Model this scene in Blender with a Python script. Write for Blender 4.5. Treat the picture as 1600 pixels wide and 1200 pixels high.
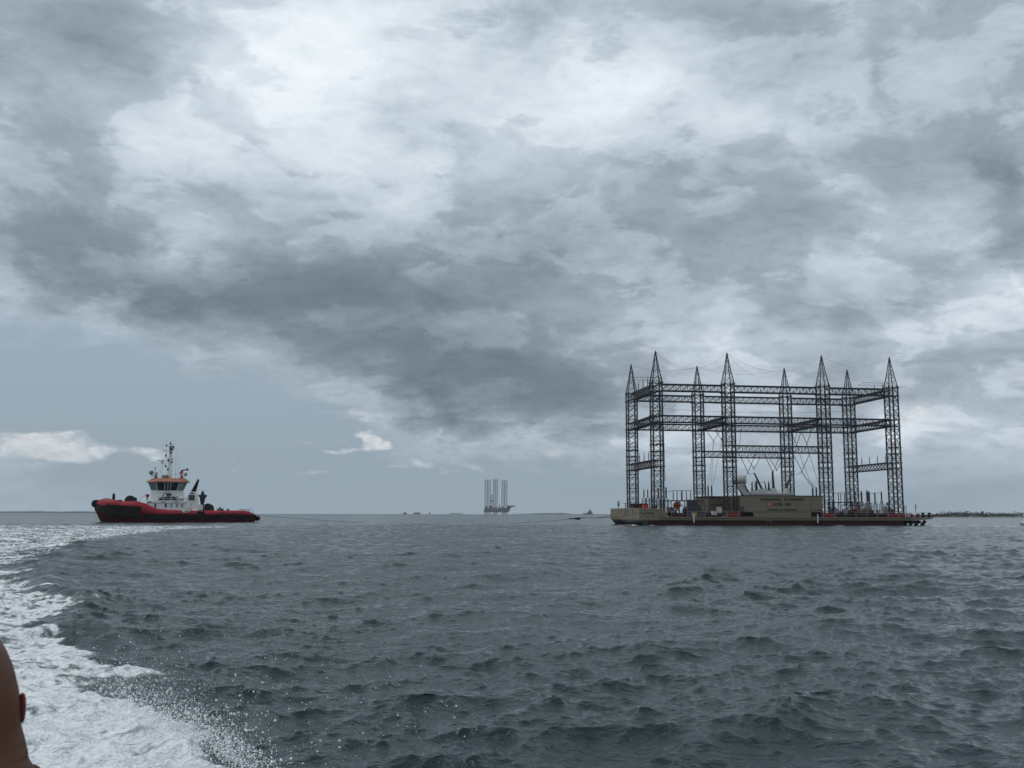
import bpy, bmesh, math, random
import numpy as np
from mathutils import Vector, Matrix, Quaternion
for o in list(bpy.data.objects): bpy.data.objects.remove(o)
S = bpy.context.scene
COL = S.collection
R_ = math.radians

# ------------------------------------------------------------------ camera
FPX, CAMH, ROLL = 1555.56, 2.2, 0.0026
PITCH = math.atan((803.0-600)/FPX)
_F = Vector((0, math.cos(PITCH), math.sin(PITCH)))
_U = Vector((0, -math.sin(PITCH), math.cos(PITCH)))
_X = Vector((1, 0, 0))
RIGHT = (_X*math.cos(ROLL) + _U*math.sin(ROLL)).normalized()
UP = (-_X*math.sin(ROLL) + _U*math.cos(ROLL)).normalized()
CAM = Vector((0, 0, CAMH))
cam = bpy.data.cameras.new('camera'); camo = bpy.data.objects.new('camera', cam); COL.objects.link(camo)
M = Matrix((RIGHT, UP, -_F)).transposed().to_4x4(); M.translation = CAM
camo.matrix_world = M
cam.lens = 35.0; cam.sensor_width = 36.0; cam.clip_start = 0.05; cam.clip_end = 60000
cam.dof.use_dof = True; cam.dof.focus_distance = 150.0; cam.dof.aperture_fstop = 9.0
S.camera = camo

def ray(px, py):
    return _F + RIGHT*((px-800)/FPX) + UP*((600-py)/FPX)
def at_depth(px, py, Y):            # a pixel and a distance give a real place
    d = ray(px, py); return CAM + d*(Y/d.y)
def on_water(px, py, Z=0.0):
    d = ray(px, py); return CAM + d*((Z-CAMH)/d.z)

# ------------------------------------------------------------------ render look
S.view_settings.view_transform = 'Standard'; S.view_settings.look = 'None'
S.view_settings.exposure = 0.06; S.view_settings.gamma = 1.0
S.view_settings.use_curve_mapping = False
S.cycles.max_bounces = 6; S.cycles.diffuse_bounces = 2; S.cycles.glossy_bounces = 3
S.cycles.transmission_bounces = 4; S.cycles.transparent_max_bounces = 8; S.cycles.volume_bounces = 0
S.cycles.caustics_reflective = False; S.cycles.caustics_refractive = False

# ------------------------------------------------------------------ node helper
class NT:
    def __init__(s, tree): s.t = tree; s.n = tree.nodes; s.l = tree.links
    def new(s, typ, **kw):
        n = s.n.new(typ)
        for k, v in kw.items(): setattr(n, k, v)
        return n
    def link(s, a, b): s.l.new(a, b)
    def setin(s, sock, v):
        if isinstance(v, bpy.types.NodeSocket): s.link(v, sock)
        elif v is not None:
            if sock.type == 'RGBA' and hasattr(v, '__len__') and len(v) == 3: v = (*v, 1)
            sock.default_value = v
    def math(s, op, a, b=None, c=None, clamp=False):
        n = s.new('ShaderNodeMath', operation=op); n.use_clamp = clamp
        for i, v in enumerate((a, b, c)):
            if v is not None: s.setin(n.inputs[i], v)
        return n.outputs[0]
    def vmath(s, op, a, b=None, c=None, scale=None):
        n = s.new('ShaderNodeVectorMath', operation=op)
        for i, v in enumerate((a, b, c)):
            if v is not None: s.setin(n.inputs[i], v)
        if scale is not None: s.setin(n.inputs['Scale'], scale)
        return n.outputs[0] if op not in ('LENGTH', 'DOT_PRODUCT', 'DISTANCE') else n.outputs['Value']
    def noise(s, vec, scale, detail=4, rough=.55, lac=2.0, dist=0.0, out='Fac'):
        n = s.new('ShaderNodeTexNoise'); s.setin(n.inputs['Vector'], vec)
        n.inputs['Scale'].default_value = scale; n.inputs['Detail'].default_value = detail
        n.inputs['Roughness'].default_value = rough; n.inputs['Lacunarity'].default_value = lac
        n.inputs['Distortion'].default_value = dist
        return n.outputs[out]
    def maprange(s, v, a, b, c, d, typ='SMOOTHSTEP'):
        n = s.new('ShaderNodeMapRange', interpolation_type=typ)
        s.setin(n.inputs['Value'], v)
        for k, x in zip(('From Min', 'From Max', 'To Min', 'To Max'), (a, b, c, d)): s.setin(n.inputs[k], x)
        return n.outputs[0]
    def mix(s, f, a, b, typ='RGBA', blend='MIX'):
        n = s.new('ShaderNodeMix', data_type=typ)
        if typ == 'RGBA': n.blend_type = blend
        io = {'RGBA': (6, 7, 2), 'FLOAT': (2, 3, 0), 'VECTOR': (4, 5, 1)}[typ]
        s.setin(n.inputs[0], f); s.setin(n.inputs[io[0]], a); s.setin(n.inputs[io[1]], b)
        return n.outputs[io[2]]
    def ramp(s, v, stops, interp='LINEAR'):
        n = s.new('ShaderNodeValToRGB'); s.setin(n.inputs[0], v); cr = n.color_ramp; cr.interpolation = interp
        while len(cr.elements) < len(stops): cr.elements.new(0.5)
        for e, (p, c) in zip(cr.elements, stops): e.position = p; e.color = (*c[:3], 1)
        return n.outputs[0]
def srgb(r, g, b):
    f = lambda c: (c/255/12.92 if c/255 <= .04045 else ((c/255+.055)/1.055)**2.4)
    return (f(r), f(g), f(b))

# ------------------------------------------------------------------ sky
SUN_AZ, SUN_EL = -98.0, 60.0
W = bpy.data.worlds.new('World'); S.world = W; W.use_nodes = True
w = NT(W.node_tree)
for n in list(w.n): w.n.remove(n)
tc = w.new('ShaderNodeTexCoord').outputs['Generated']
D = w.vmath('NORMALIZE', tc)
sp = w.new('ShaderNodeSeparateXYZ'); w.link(D, sp.inputs[0]); dx, dy, dz = sp.outputs
az = w.math('ARCTAN2', dx, dy); el = w.math('ARCSINE', dz)
cb = w.new('ShaderNodeCombineXYZ'); w.link(az, cb.inputs[0]); w.link(el, cb.inputs[1]); P = cb.outputs[0]
# cloud deck coordinates: the clouds lie on flat layers, so they foreshorten towards the horizon
den = w.math('ADD', w.math('ABSOLUTE', dz), 0.42)
cq = w.new('ShaderNodeCombineXYZ'); w.link(den, cq.inputs[0]); w.link(den, cq.inputs[1]); cq.inputs[2].default_value = 1.0
Q = w.vmath('DIVIDE', D, cq.outputs[0])
Q = w.vmath('MULTIPLY', Q, (1.35, 1.35, 2.6))
wn1 = w.noise(Q, 2.3, 2, .5, out='Color'); wn2 = w.noise(Q, 7.5, 4, .62, out='Color')
w1 = w.vmath('SUBTRACT', wn1, (.5, .5, .5)); w2 = w.vmath('SUBTRACT', wn2, (.5, .5, .5))
PW = w.vmath('ADD', P, w.vmath('MULTIPLY', w1, (.17, .07, 0)))
PW = w.vmath('ADD', PW, w.vmath('MULTIPLY', w2, (.13, .065, 0)))
PWs = w.vmath('ADD', P, w.vmath('MULTIPLY', w2, (.055, .030, 0)))
def azel(px, py):
    d = ray(px, py).normalized(); return math.atan2(d.x, d.y), math.asin(d.z)
def lobes(lst, start, src):
    # the running sum rides along in the z channel, so the lobes are evaluated one after the other
    vec = w.vmath('MULTIPLY_ADD', start, (0, 0, 1), w.vmath('MULTIPLY', src, (1, 1, 0)))
    for (px, py, rx, ry, rot, amp) in lst:
        a, e = azel(px, py)
        mp = w.new('ShaderNodeMapping', vector_type='TEXTURE'); w.link(vec, mp.inputs['Vector'])
        mp.inputs['Location'].default_value = (a, e, 0); mp.inputs['Rotation'].default_value = (0, 0, R_(-rot))
        mp.inputs['Scale'].default_value = (rx/FPX/math.cos(e), ry/FPX, 1)
        ln = w.vmath('LENGTH', w.vmath('MULTIPLY', mp.outputs[0], (1, 1, 0)))
        vec = w.vmath('MULTIPLY_ADD', w.maprange(ln, 0.0, 1.35, amp, 0.0), (0, 0, 1), vec)
    sx = w.new('ShaderNodeSeparateXYZ'); w.link(vec, sx.inputs[0]); return sx.outputs[2]
AZ0 = R_(62)
STOPS = [-62, -52, -44, -38, -33] + [(-30+60*i/21) for i in range(22)] + [33, 38, 44, 52, 62]
def lobe_value(lst, a, e):
    acc = 0.0
    for (px, py, rx, ry, rot, amp) in lst:
        ca, ce = azel(px, py); x, y = a-ca, e-ce; t = R_(-rot)
        x, y = x*math.cos(t)+y*math.sin(t), -x*math.sin(t)+y*math.cos(t)
        q = math.hypot(x/(rx/FPX/math.cos(ce)), y/(ry/FPX))/1.35
        if q < 1: acc += amp*(1-q*q*(3-2*q))
    return acc
def weather_map(lst, src, rows):
    """slow changes of cloud thickness over azimuth (colour ramps) and elevation (three rows per ramp)"""
    sx = w.new('ShaderNodeSeparateXYZ'); w.link(src, sx.inputs[0])
    t = w.math('MULTIPLY_ADD', sx.outputs[0], .5/AZ0, .5)
    cc = w.new('ShaderNodeCombineXYZ')
    for k in range(3): w.link(sx.outputs[1], cc.inputs[k])
    acc = None
    rr = [R_(r) for r in rows]
    for k in range(0, len(rr), 3):
        grp = rr[k:k+3]
        n = w.new('ShaderNodeValToRGB'); w.link(t, n.inputs[0]); cr = n.color_ramp; cr.interpolation = 'EASE'
        while len(cr.elements) < len(STOPS): cr.elements.new(.5)
        for el_, dg in zip(cr.elements, STOPS): el_.position = .5+.5*R_(dg)/AZ0
        for el_, dg in zip(cr.elements, STOPS):
            el_.color = (*[.5+.25*lobe_value(lst, R_(dg), e) if abs(dg) < 60 else .5 for e in grp], 1)
        up = []; dn = []
        for m, e in enumerate(grp):
            g = k+m
            up.append(1/(e-rr[g-1]) if g > 0 else 0.0); dn.append(1/(rr[g+1]-e) if g+1 < len(rr) else 0.0)
        # hat weights: min(1+up*(el-e), 1-dn*(el-e)) clipped at 0
        a_ = w.vmath('MULTIPLY_ADD', cc.outputs[0], tuple(up), tuple(1-u*e for u, e in zip(up, grp)))
        b_ = w.vmath('MULTIPLY_ADD', cc.outputs[0], tuple(-d for d in dn), tuple(1+d*e for d, e in zip(dn, grp)))
        wt = w.vmath('MAXIMUM', w.vmath('MINIMUM', a_, b_), (0, 0, 0))
        dt = w.vmath('DOT_PRODUCT', n.outputs[0], wt)
        acc = dt if acc is None else w.math('ADD', acc, dt)
    return w.math('MULTIPLY_ADD', acc, 4.0, -2.0)
ROWS = [-2, .5, 2, 3.5, 5, 6.5, 8, 9.8, 11.6, 13.5, 15.5, 17.6, 19.8, 22, 24.4, 27, 30, 37]
GROWS = [-3, 1, 4, 7, 9.5, 12, 15, 20, 34]
DARK = [(800, 635, 240, 55, 6, -.09), (640, 590, 200, 50, 10, -.05), (560, 450, 480, 120, 8, -.05), (760, 560, 330, 120, 6, -.07), (120, 420, 300, 70, 6, -.06), (860, 520, 260, 80, 0, -.05), (1250, 330, 300, 60, 0, -.03),
 (70, 60, 260, 150, 0, -.10), (210, 100, 150, 90, 0, -.06), (90, 190, 90, 40, 0, -.06), (60, 350, 300, 120, 8, -.17),
 (250, 470, 270, 50, 4, -.15), (480, 470, 300, 90, 6, -.12), (690, 400, 360, 110, -4, -.13), (930, 400, 200, 80, 0, -.13),
 (640, 520, 260, 100, 12, -.10), (770, 610, 300, 75, 6, -.15), (520, 560, 200, 60, 14, -.06), (880, 655, 160, 40, 0, -.08),
 (1010, 185, 110, 55, -10, -.09), (868, 75, 45, 90, 10, -.10), (650, 185, 110, 40, -35, -.08), (700, 130, 60, 50, 0, -.05),
 (1140, 60, 150, 90, 0, -.09), (1230, 100, 160, 60, 0, -.07), (1130, 290, 340, 95, 4, -.09), (1000, 260, 200, 60, 0, -.05),
 (1330, 210, 150, 60, 0, -.04), (1540, 90, 220, 200, 0, -.06), (1585, 285, 80, 75, 0, -.22), (1600, 395, 60, 30, 0, -.20),
 (1240, 465, 290, 50, 4, -.17), (1040, 480, 90, 30, 0, -.08), (1330, 600, 300, 70, 0, -.05), (1000, 570, 150, 60, 0, -.06),
 (1500, 560, 200, 60, 0, -.04), (450, 260, 100, 60, 0, -.04), (400, 310, 140, 50, 0, -.06)]
BRIGHT = [(400, 150, 190, 110, 20, .15), (520, 70, 230, 100, 0, .12), (300, 370, 100, 60, -15, .17), (440, 350, 40, 40, -30, .07),
 (565, 285, 75, 22, 25, .12), (130, 150, 130, 26, 8, .12), (230, 210, 130, 80, 0, .06), (180, 30, 60, 20, 0, .07),
 (760, 250, 200, 80, 0, .08), (950, 140, 190, 80, -10, .12), (905, 70, 40, 60, -20, .08), (1040, 190, 140, 50, -15, .09),
 (1290, 280, 60, 20, 20, .13), (1195, 250, 45, 14, 10, .10), (1360, 45, 70, 16, 20, .09), (1230, 165, 120, 40, 0, .05),
 (1510, 330, 30, 60, -20, .12), (1450, 350, 130, 40, 0, .06), (1535, 480, 130, 30, -12, .20), (1470, 440, 60, 20, -20, .10), (1575, 365, 60, 20, 0, .10),
 (960, 460, 110, 45, 10, .10), (1160, 512, 190, 40, 0, .14), (1183, 483, 35, 16, 0, .12), (985, 335, 90, 26, 0, .07),
 (1430, 640, 45, 25, -30, .13), (1460, 690, 90, 50, 0, .05), (960, 690, 200, 30, 0, .02), (250, 545, 120, 14, -12, .10), (600, 80, 150, 80, 0, .05)]
GAPS = [(150, 640, 430, 110, 4, 1.1), (0, 560, 300, 70, 0, .9), (420, 700, 380, 90, 10, 1.0), (560, 770, 600, 60, 0, 1.0),
 (1000, 790, 700, 45, 0, .7), (1550, 780, 260, 60, 0, .55), (1250, 760, 300, 40, 0, .35), (-500, 640, 500, 120, 0, .8), (560, 30, 220, 120, 0, .15)]
PUFFS = [(470, 690, 60, 10, 8, .45), (500, 742, 70, 8, 0, .4), (250, 745, 120, 8, 0, .35), (60, 755, 120, 9, 0, .4), (620, 756, 90, 8, 0, .35), (860, 715, 90, 14, 0, .4), (20, 690, 60, 26, 0, .8), (75, 702, 60, 24, 0, .8), (125, 697, 45, 24, 0, .75), (165, 708, 30, 14, 0, .5), (232, 706, 42, 18, 0, .65),
 (40, 718, 160, 16, 0, .3), (578, 692, 34, 13, 20, .85), (545, 706, 55, 9, 0, .6), (660, 722, 36, 9, 12, .6), (620, 730, 60, 8, 0, .4),
 (735, 728, 30, 9, 15, .5), (700, 738, 60, 7, 0, .35), (575, 652, 120, 14, 0, .45), (385, 728, 30, 8, 0, .35), (425, 732, 26, 8, 0, .4),
 (330, 728, 60, 7, 0, .25), (720, 690, 190, 18, 4, .22), (1425, 650, 40, 26, -30, .6), (1010, 700, 150, 20, 0, .3)]

wQ = w.vmath('ADD', Q, w.vmath('SCALE', w1, scale=.35))
f1 = w.noise(wQ, 3.2, 7, .56)
f2 = w.noise(w.vmath('ADD', wQ, (7.3, 2.1, 0)), 1.1, 3, .5)
f3 = w.noise(w.vmath('ADD', Q, w.vmath('SCALE', w2, scale=.16)), 9.0, 5, .6)
V = w.math('MULTIPLY_ADD', w.math('SUBTRACT', f1, .5), .28, .672)
V = w.math('MULTIPLY_ADD', w.math('SUBTRACT', f2, .5), .12, V)
V = w.math('MULTIPLY_ADD', w.math('SUBTRACT', .08, w.math('ABSOLUTE', w.math('SUBTRACT', f3, .5))), .30, V)
V = w.math('ADD', V, w.maprange(w.math('MULTIPLY_ADD', f3, .22, f1), .585, .65, -.028, .032))
V = w.math('ADD', V, .035)
V = w.math('MULTIPLY_ADD', weather_map(DARK, PW, ROWS), .92, V)
V = w.math('ADD', V, weather_map(BRIGHT, PWs, ROWS))
V = w.math('MINIMUM', w.math('MAXIMUM', V, .30), .95)
st = [(.30, srgb(100, 113, 123)), (.42, srgb(117, 130, 141)), (.5, srgb(131, 144, 154)), (.6, srgb(153, 165, 175)), (.7, srgb(180, 191, 201)), (.8, srgb(207, 217, 225)), (.9, srgb(231, 238, 243)), (.97, srgb(244, 248, 250))]
st = [(p, (c[0]*.985, c[1]*1.0, c[2]*1.015)) for p, c in st]
cloud = w.ramp(V, st)
sky = w.new('ShaderNodeTexSky', sky_type='NISHITA'); sky.sun_disc = False
sky.sun_elevation = R_(SUN_EL); sky.sun_rotation = R_(SUN_AZ); sky.dust_density = 3.0; sky.air_density = 1.0
skyc = w.vmath('SCALE', sky.outputs[0], scale=.055)
veil = w.ramp(w.maprange(el, -.02, .30, 0, 1, 'LINEAR'), [(0, srgb(156, 175, 188)), (.25, srgb(159, 178, 193)), (1, srgb(170, 188, 205))])
gapc = w.mix(.72, skyc, veil)
G = w.math('MULTIPLY_ADD', w.math('SUBTRACT', f1, .5), 1.1, weather_map(GAPS, PW, GROWS))
G = w.maprange(G, .18, .95, 0, 1)
col = w.mix(G, cloud, gapc)
# small cumulus heads standing in the clear band
C_ = lobes(PUFFS, w.math('MULTIPLY_ADD', w.math('SUBTRACT', f3, .5), .55, -.08), PWs)
Cm = w.maprange(C_, .20, .62, 0, 1)
pc = w.mix(w.maprange(f3, .35, .65, 0, 1), srgb(176, 187, 196), srgb(224, 226, 228))
col = w.mix(w.math('MULTIPLY', Cm, .85), col, pc)
# thick air low over the sea
hz = w.maprange(el, -.01, .085, .80, 0.0)
col = w.mix(hz, col, srgb(149, 168, 182))
below = w.maprange(el, -.06, -.01, 1.0, 0.0)
col = w.mix(below, col, srgb(95, 108, 116))
bg = w.new('ShaderNodeBackground'); w.link(col, bg.inputs[0]); bg.inputs[1].default_value = 1.0
wo = w.new('ShaderNodeOutputWorld'); w.link(bg.outputs[0], wo.inputs[0])
W.cycles.sampling_method = 'MANUAL'; W.cycles.sample_map_resolution = 512

sun = bpy.data.lights.new('sun', 'SUN'); sun.energy = 1.4; sun.angle = R_(40); sun.color = (1, .965, .92)
suno = bpy.data.objects.new('sun', sun); COL.objects.link(suno)
sd = Vector((math.sin(R_(SUN_AZ))*math.cos(R_(SUN_EL)), math.cos(R_(SUN_AZ))*math.cos(R_(SUN_EL)), math.sin(R_(SUN_EL))))
suno.rotation_euler = sd.to_track_quat('Z', 'Y').to_euler(); suno.location = (0, 0, 300)

# ------------------------------------------------------------------ object helpers
def tag(o, label=None, cat=None, group=None, kind=None):
    if label: o['label'] = label
    if cat: o['category'] = cat
    if group: o['group'] = group
    if kind: o['kind'] = kind
    return o
def thing(name, label, cat, loc=(0, 0, 0), rot=(0, 0, 0), group=None, parent=None):
    o = bpy.data.objects.new(name, None); COL.objects.link(o); o.location = loc; o.rotation_euler = rot
    o.empty_display_size = .5
    return tag(o, label, cat, group)
def link_mesh(name, me, parent=None, loc=None, rot=None):
    o = bpy.data.objects.new(name, me); COL.objects.link(o)
    if parent: o.parent = parent
    if loc is not None: o.location = loc
    if rot is not None: o.rotation_euler = rot
    return o
def copy_tree(o, parent=None, loc=None, rot=None):
    c = o.copy(); COL.objects.link(c)
    if parent is not None: c.parent = parent
    if loc is not None: c.location = loc
    if rot is not None: c.rotation_euler = rot
    for ch in o.children: copy_tree(ch, c)
    return c

class MB:
    """collects plain solids into one mesh"""
    def __init__(s): s.v = []; s.f = []; s.sm = []
    def add(s, vs, fs, smooth=False):
        b = len(s.v); s.v += [tuple(v) for v in vs]; s.f += [tuple(b+i for i in f) for f in fs]; s.sm += [smooth]*len(fs); return s
    def box(s, c, d, rot=None, taper=1.0):
        x, y, z = d[0]/2, d[1]/2, d[2]/2
        vs = [Vector((a*x*(taper if q > 0 else 1), b*y*(taper if q > 0 else 1), q*z)) for q in (-1, 1) for a, b in ((-1, -1), (1, -1), (1, 1), (-1, 1))]
        if rot is not None:
            R = rot if isinstance(rot, Matrix) else Matrix.Rotation(rot, 3, 'Z'); vs = [R @ v for v in vs]
        vs = [v+Vector(c) for v in vs]
        return s.add(vs, [(3, 2, 1, 0), (4, 5, 6, 7), (0, 1, 5, 4), (1, 2, 6, 5), (2, 3, 7, 6), (3, 0, 4, 7)])
    def span(s, a, b):
        a, b = Vector(a), Vector(b); return s.box((a+b)/2, (abs(b.x-a.x), abs(b.y-a.y), abs(b.z-a.z)))
    def bar(s, a, b, t, t2=None, n=4, smooth=False, caps=True):
        a, b = Vector(a), Vector(b); d = b-a
        if d.length < 1e-6: return s
        q = d.to_track_quat('Z', 'Y'); t2 = t if t2 is None else t2
        off = math.pi/4 if n == 4 else 0
        k = (math.sqrt(2)/2 if n == 4 else .5)
        ring = [Vector((math.cos(off+2*math.pi*i/n), math.sin(off+2*math.pi*i/n), 0)) for i in range(n)]
        vs = [a+q@(r*t*k) for r in ring]+[b+q@(r*t2*k) for r in ring]
        fs = [(i, (i+1) % n, n+(i+1) % n, n+i) for i in range(n)]
        if caps: fs += [tuple(reversed(range(n))), tuple(range(n, 2*n))]
        return s.add(vs, fs, smooth)
    def lathe(s, base, prof, n=12, axis=(0, 0, 1), smooth=True):
        base = Vector(base); q = Vector(axis).to_track_quat('Z', 'Y'); vs = []
        for r, z in prof:
            vs += [base+q@Vector((r*math.cos(2*math.pi*i/n), r*math.sin(2*math.pi*i/n), z)) for i in range(n)]
        fs = []
        for k in range(len(prof)-1):
            fs += [(k*n+i, k*n+(i+1) % n, (k+1)*n+(i+1) % n, (k+1)*n+i) for i in range(n)]
        fs += [tuple(reversed(range(n))), tuple(range((len(prof)-1)*n, len(prof)*n))]
        return s.add(vs, fs, smooth)
    def prism(s, pts, y0, y1):          # outline in x,z pushed through y
        n = len(pts); vs = [(x, y0, z) for x, z in pts]+[(x, y1, z) for x, z in pts]
        return s.add(vs, [tuple(range(n)), tuple(reversed(range(n, 2*n)))]+[(i, n+i, n+(i+1) % n, (i+1) % n) for i in range(n)])
    def tube(s, pts, r, n=6):
        for a, b in zip(pts[:-1], pts[1:]): s.bar(a, b, 2*r, n=n, smooth=True, caps=False)
        return s
    def mesh(s, name, mat):
        me = bpy.data.meshes.new(name); me.from_pydata(s.v, [], s.f)
        for p, q in zip(me.polygons, s.sm): p.use_smooth = q
        if mat: me.materials.append(mat)
        me.update()
        bm = bmesh.new(); bm.from_mesh(me); bmesh.ops.recalc_face_normals(bm, faces=bm.faces); bm.to_mesh(me); bm.free()
        return me
    def build(s, name, mat, parent=None, loc=None, rot=None):
        return link_mesh(name, s.mesh(name, mat), parent, loc, rot)

def bevel(o, w_=.03, seg=1):
    m = o.modifiers.new('bevel', 'BEVEL'); m.width = w_; m.segments = seg; m.limit_method = 'ANGLE'; return o

# ------------------------------------------------------------------ materials
MATS = {}
def paint(name, col, rough=.5, metal=0.0, grime=.35, scale=1.2, dirt=(.05, .04, .03), streak=True, spec=.5):
    if name in MATS: return MATS[name]
    m = bpy.data.materials.new(name); m.use_nodes = True; t = NT(m.node_tree)
    b = t.n['Principled BSDF']; tc = t.new('ShaderNodeTexCoord').outputs['Object']
    n1 = t.noise(tc, scale, 6, .6)
    n2 = t.noise(t.vmath('MULTIPLY', tc, (2.5, 2.5, .35)), scale*1.7, 4, .6) if streak else t.noise(tc, scale*4, 4, .6)
    c1 = t.mix(t.maprange(n1, .3, .75, 0, .35), col, tuple(min(1, c*1.25+.01) for c in col))
    c2 = t.mix(t.maprange(n2, .52, .78, 0, grime), c1, dirt)
    t.link(c2, b.inputs['Base Color']); b.inputs['Metallic'].default_value = metal
    t.link(t.maprange(n1, .3, .7, max(0, rough-.1), min(1, rough+.15)), b.inputs['Roughness'])
    b.inputs['Specular IOR Level'].default_value = spec
    MATS[name] = m; return m
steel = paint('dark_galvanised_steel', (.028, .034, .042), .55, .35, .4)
steel_g = paint('grey_galvanised_steel', (.20, .21, .22), .5, .3, .35)
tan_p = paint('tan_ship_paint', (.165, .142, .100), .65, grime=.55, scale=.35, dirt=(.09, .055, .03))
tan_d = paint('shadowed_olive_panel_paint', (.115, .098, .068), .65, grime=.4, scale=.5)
maroon = paint('maroon_antifouling', (.050, .010, .012), .6, spec=.25, grime=.5, scale=.3, dirt=(.02, .015, .012))
navy = paint('navy_bow_paint', (.022, .028, .045), .5, grime=.3, scale=.4)
black_r = paint('black_rubber', (.008, .008, .009), .85, grime=.2, dirt=(.03, .03, .03), spec=.2)
black_p = paint('black_porcelain', (.018, .017, .02), .3, grime=.2)
white_p = paint('white_ship_paint', (.72, .73, .72), .45, grime=.25, scale=.8, dirt=(.25, .17, .10))
cream_p = paint('pale_grey_transformer_paint', (.50, .51, .50), .5, grime=.3, scale=.8, dirt=(.18, .14, .10))
red_p = paint('crimson_hull_paint', (.24, .008, .022), .5, grime=.45, scale=.25, dirt=(.09, .015, .018), spec=.25)
dred_p = paint('dark_red_underwater_paint', (.065, .006, .007), .6, grime=.5, scale=.3, dirt=(.02, .012, .01), spec=.25)
red_b = paint('red_oxide_paint', (.17, .012, .014), .7, grime=.5, spec=.3)
bright_red = paint('signal_red_paint', (.52, .03, .025), .5, grime=.2)
rust_o = paint('faded_orange_roof_paint', (.27, .095, .055), .65, grime=.4, dirt=(.12, .05, .03))
yellow_p = paint('yellow_paint', (.45, .30, .06), .6, grime=.4)
orange_p = paint('orange_paint', (.27, .07, .03), .6, grime=.3)
rope_m = paint('dark_tow_rope', (.05, .05, .05), .8, streak=False)
navy_c = paint('navy_canvas', (.020, .022, .035), .85, streak=False)
black_c = paint('black_canvas', (.013, .014, .017), .85, streak=False)
plum_c = paint('plum_canvas', (.05, .018, .03), .8, streak=False)
grey_p = paint('mid_grey_paint', (.24, .25, .26), .55)
far_g = paint('distant_grey_steel', (.10, .105, .11), .6, scale=.05)
def glass_mat(name, col, rough=.08):
    m = bpy.data.materials.new(name); m.use_nodes = True; b = m.node_tree.nodes['Principled BSDF']; t = NT(m.node_tree)
    n = t.noise(t.new('ShaderNodeTexCoord').outputs['Object'], 1.5, 3)
    t.link(t.mix(n, tuple(c*.7 for c in col), col), b.inputs['Base Color'])
    b.inputs['Roughness'].default_value = rough; b.inputs['Specular IOR Level'].default_value = .8; return m
glass_d = glass_mat('dark_wheelhouse_glass', (.012, .016, .018)); glass_t = glass_mat('teal_tinted_glass', (.16, .26, .27), .15)
MATS['glass_d'] = glass_d

# ------------------------------------------------------------------ the sea
rng = np.random.default_rng(11)
def wave_tile(N, L, lo, hi, seed, hs, wdir, spread=3.0, lp=None):
    """height and sideways shift of one periodic patch of wind waves between two wavelengths"""
    g = np.random.default_rng(seed)
    k1 = np.fft.fftfreq(N, L/N)*2*np.pi; kx, ky = np.meshgrid(k1, k1, indexing='ij')
    k = np.hypot(kx, ky); k[0, 0] = 1e9
    lam = 2*np.pi/k
    kp = 2*np.pi/(lp or hi)
    Pk = np.exp(-1.25*(kp/k)**2)/k**3.9
    c = (kx*math.cos(wdir)+ky*math.sin(wdir))/k
    Pk *= (.12+.88*np.abs(c)**spread)*np.where(c > 0, 1, .35)
    band = 1/(1+np.exp(-(lam-lo)/(lo*.12)))*1/(1+np.exp((lam-hi)/(hi*.12)))
    A = np.sqrt(Pk*band)*(g.normal(size=(N, N))+1j*g.normal(size=(N, N)))
    A[0, 0] = 0
    H = np.fft.ifft2(A); s = hs/4/np.std(H.real)
    Dx = np.fft.ifft2(1j*kx/k*A).real*s; Dy = np.fft.ifft2(1j*ky/k*A).real*s
    return (H.real*s).astype(np.float32), Dx.astype(np.float32), Dy.astype(np.float32), L, N
def sample(t, x, y):
    H, Dx, Dy, L, N = t
    u = (x/L*N) % N; v = (y/L*N) % N
    i = np.floor(u).astype(int); j = np.floor(v).astype(int); fu = u-i; fv = v-j
    i %= N; j %= N; i1 = (i+1) % N; j1 = (j+1) % N
    out = []
    for A in (H, Dx, Dy):
        out.append((A[i, j]*(1-fu)+A[i1, j]*fu)*(1-fv)+(A[i, j1]*(1-fu)+A[i1, j1]*fu)*fv)
    return out
WD = math.radians(-76)
BANDS = [(wave_tile(512, 173.0, 3.2, 40, 3, .21, WD, 4.0, 5.5), 2500., 6000., 1.5),
         (wave_tile(512, 61.0, 1.1, 3.2, 5, .132, WD+.25, 3.0, 2.3), 300., 800., 1.5),
         (wave_tile(512, 23.7, .42, 1.1, 7, .064, WD-.2, 2.4, 1.0), 110., 260., 1.5),
         (wave_tile(512, 11.3, .15, .42, 9, .029, WD+.4, 1.4, .42), 25., 65., 1.2)]
def vnoise(x, y, seed, cell):
    g = np.random.default_rng(seed); T = g.random((256, 256)).astype(np.float32)
    u = x/cell; v = y/cell; i = np.floor(u).astype(int); j = np.floor(v).astype(int); fu = u-i; fv = v-j
    fu = fu*fu*(3-2*fu); fv = fv*fv*(3-2*fv); a = lambda p, q: T[p % 256, q % 256]
    return (a(i, j)*(1-fu)+a(i+1, j)*fu)*(1-fv)+(a(i, j+1)*(1-fu)+a(i+1, j+1)*fu)*fv
def fbm(x, y, seed, cell, octv=4):
    s = 0; a = 1; t = 0
    for o in range(octv): s = s+a*vnoise(x+37*o, y-19*o, seed+o, cell/2**o); t += a; a *= .55
    return s/t

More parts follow.
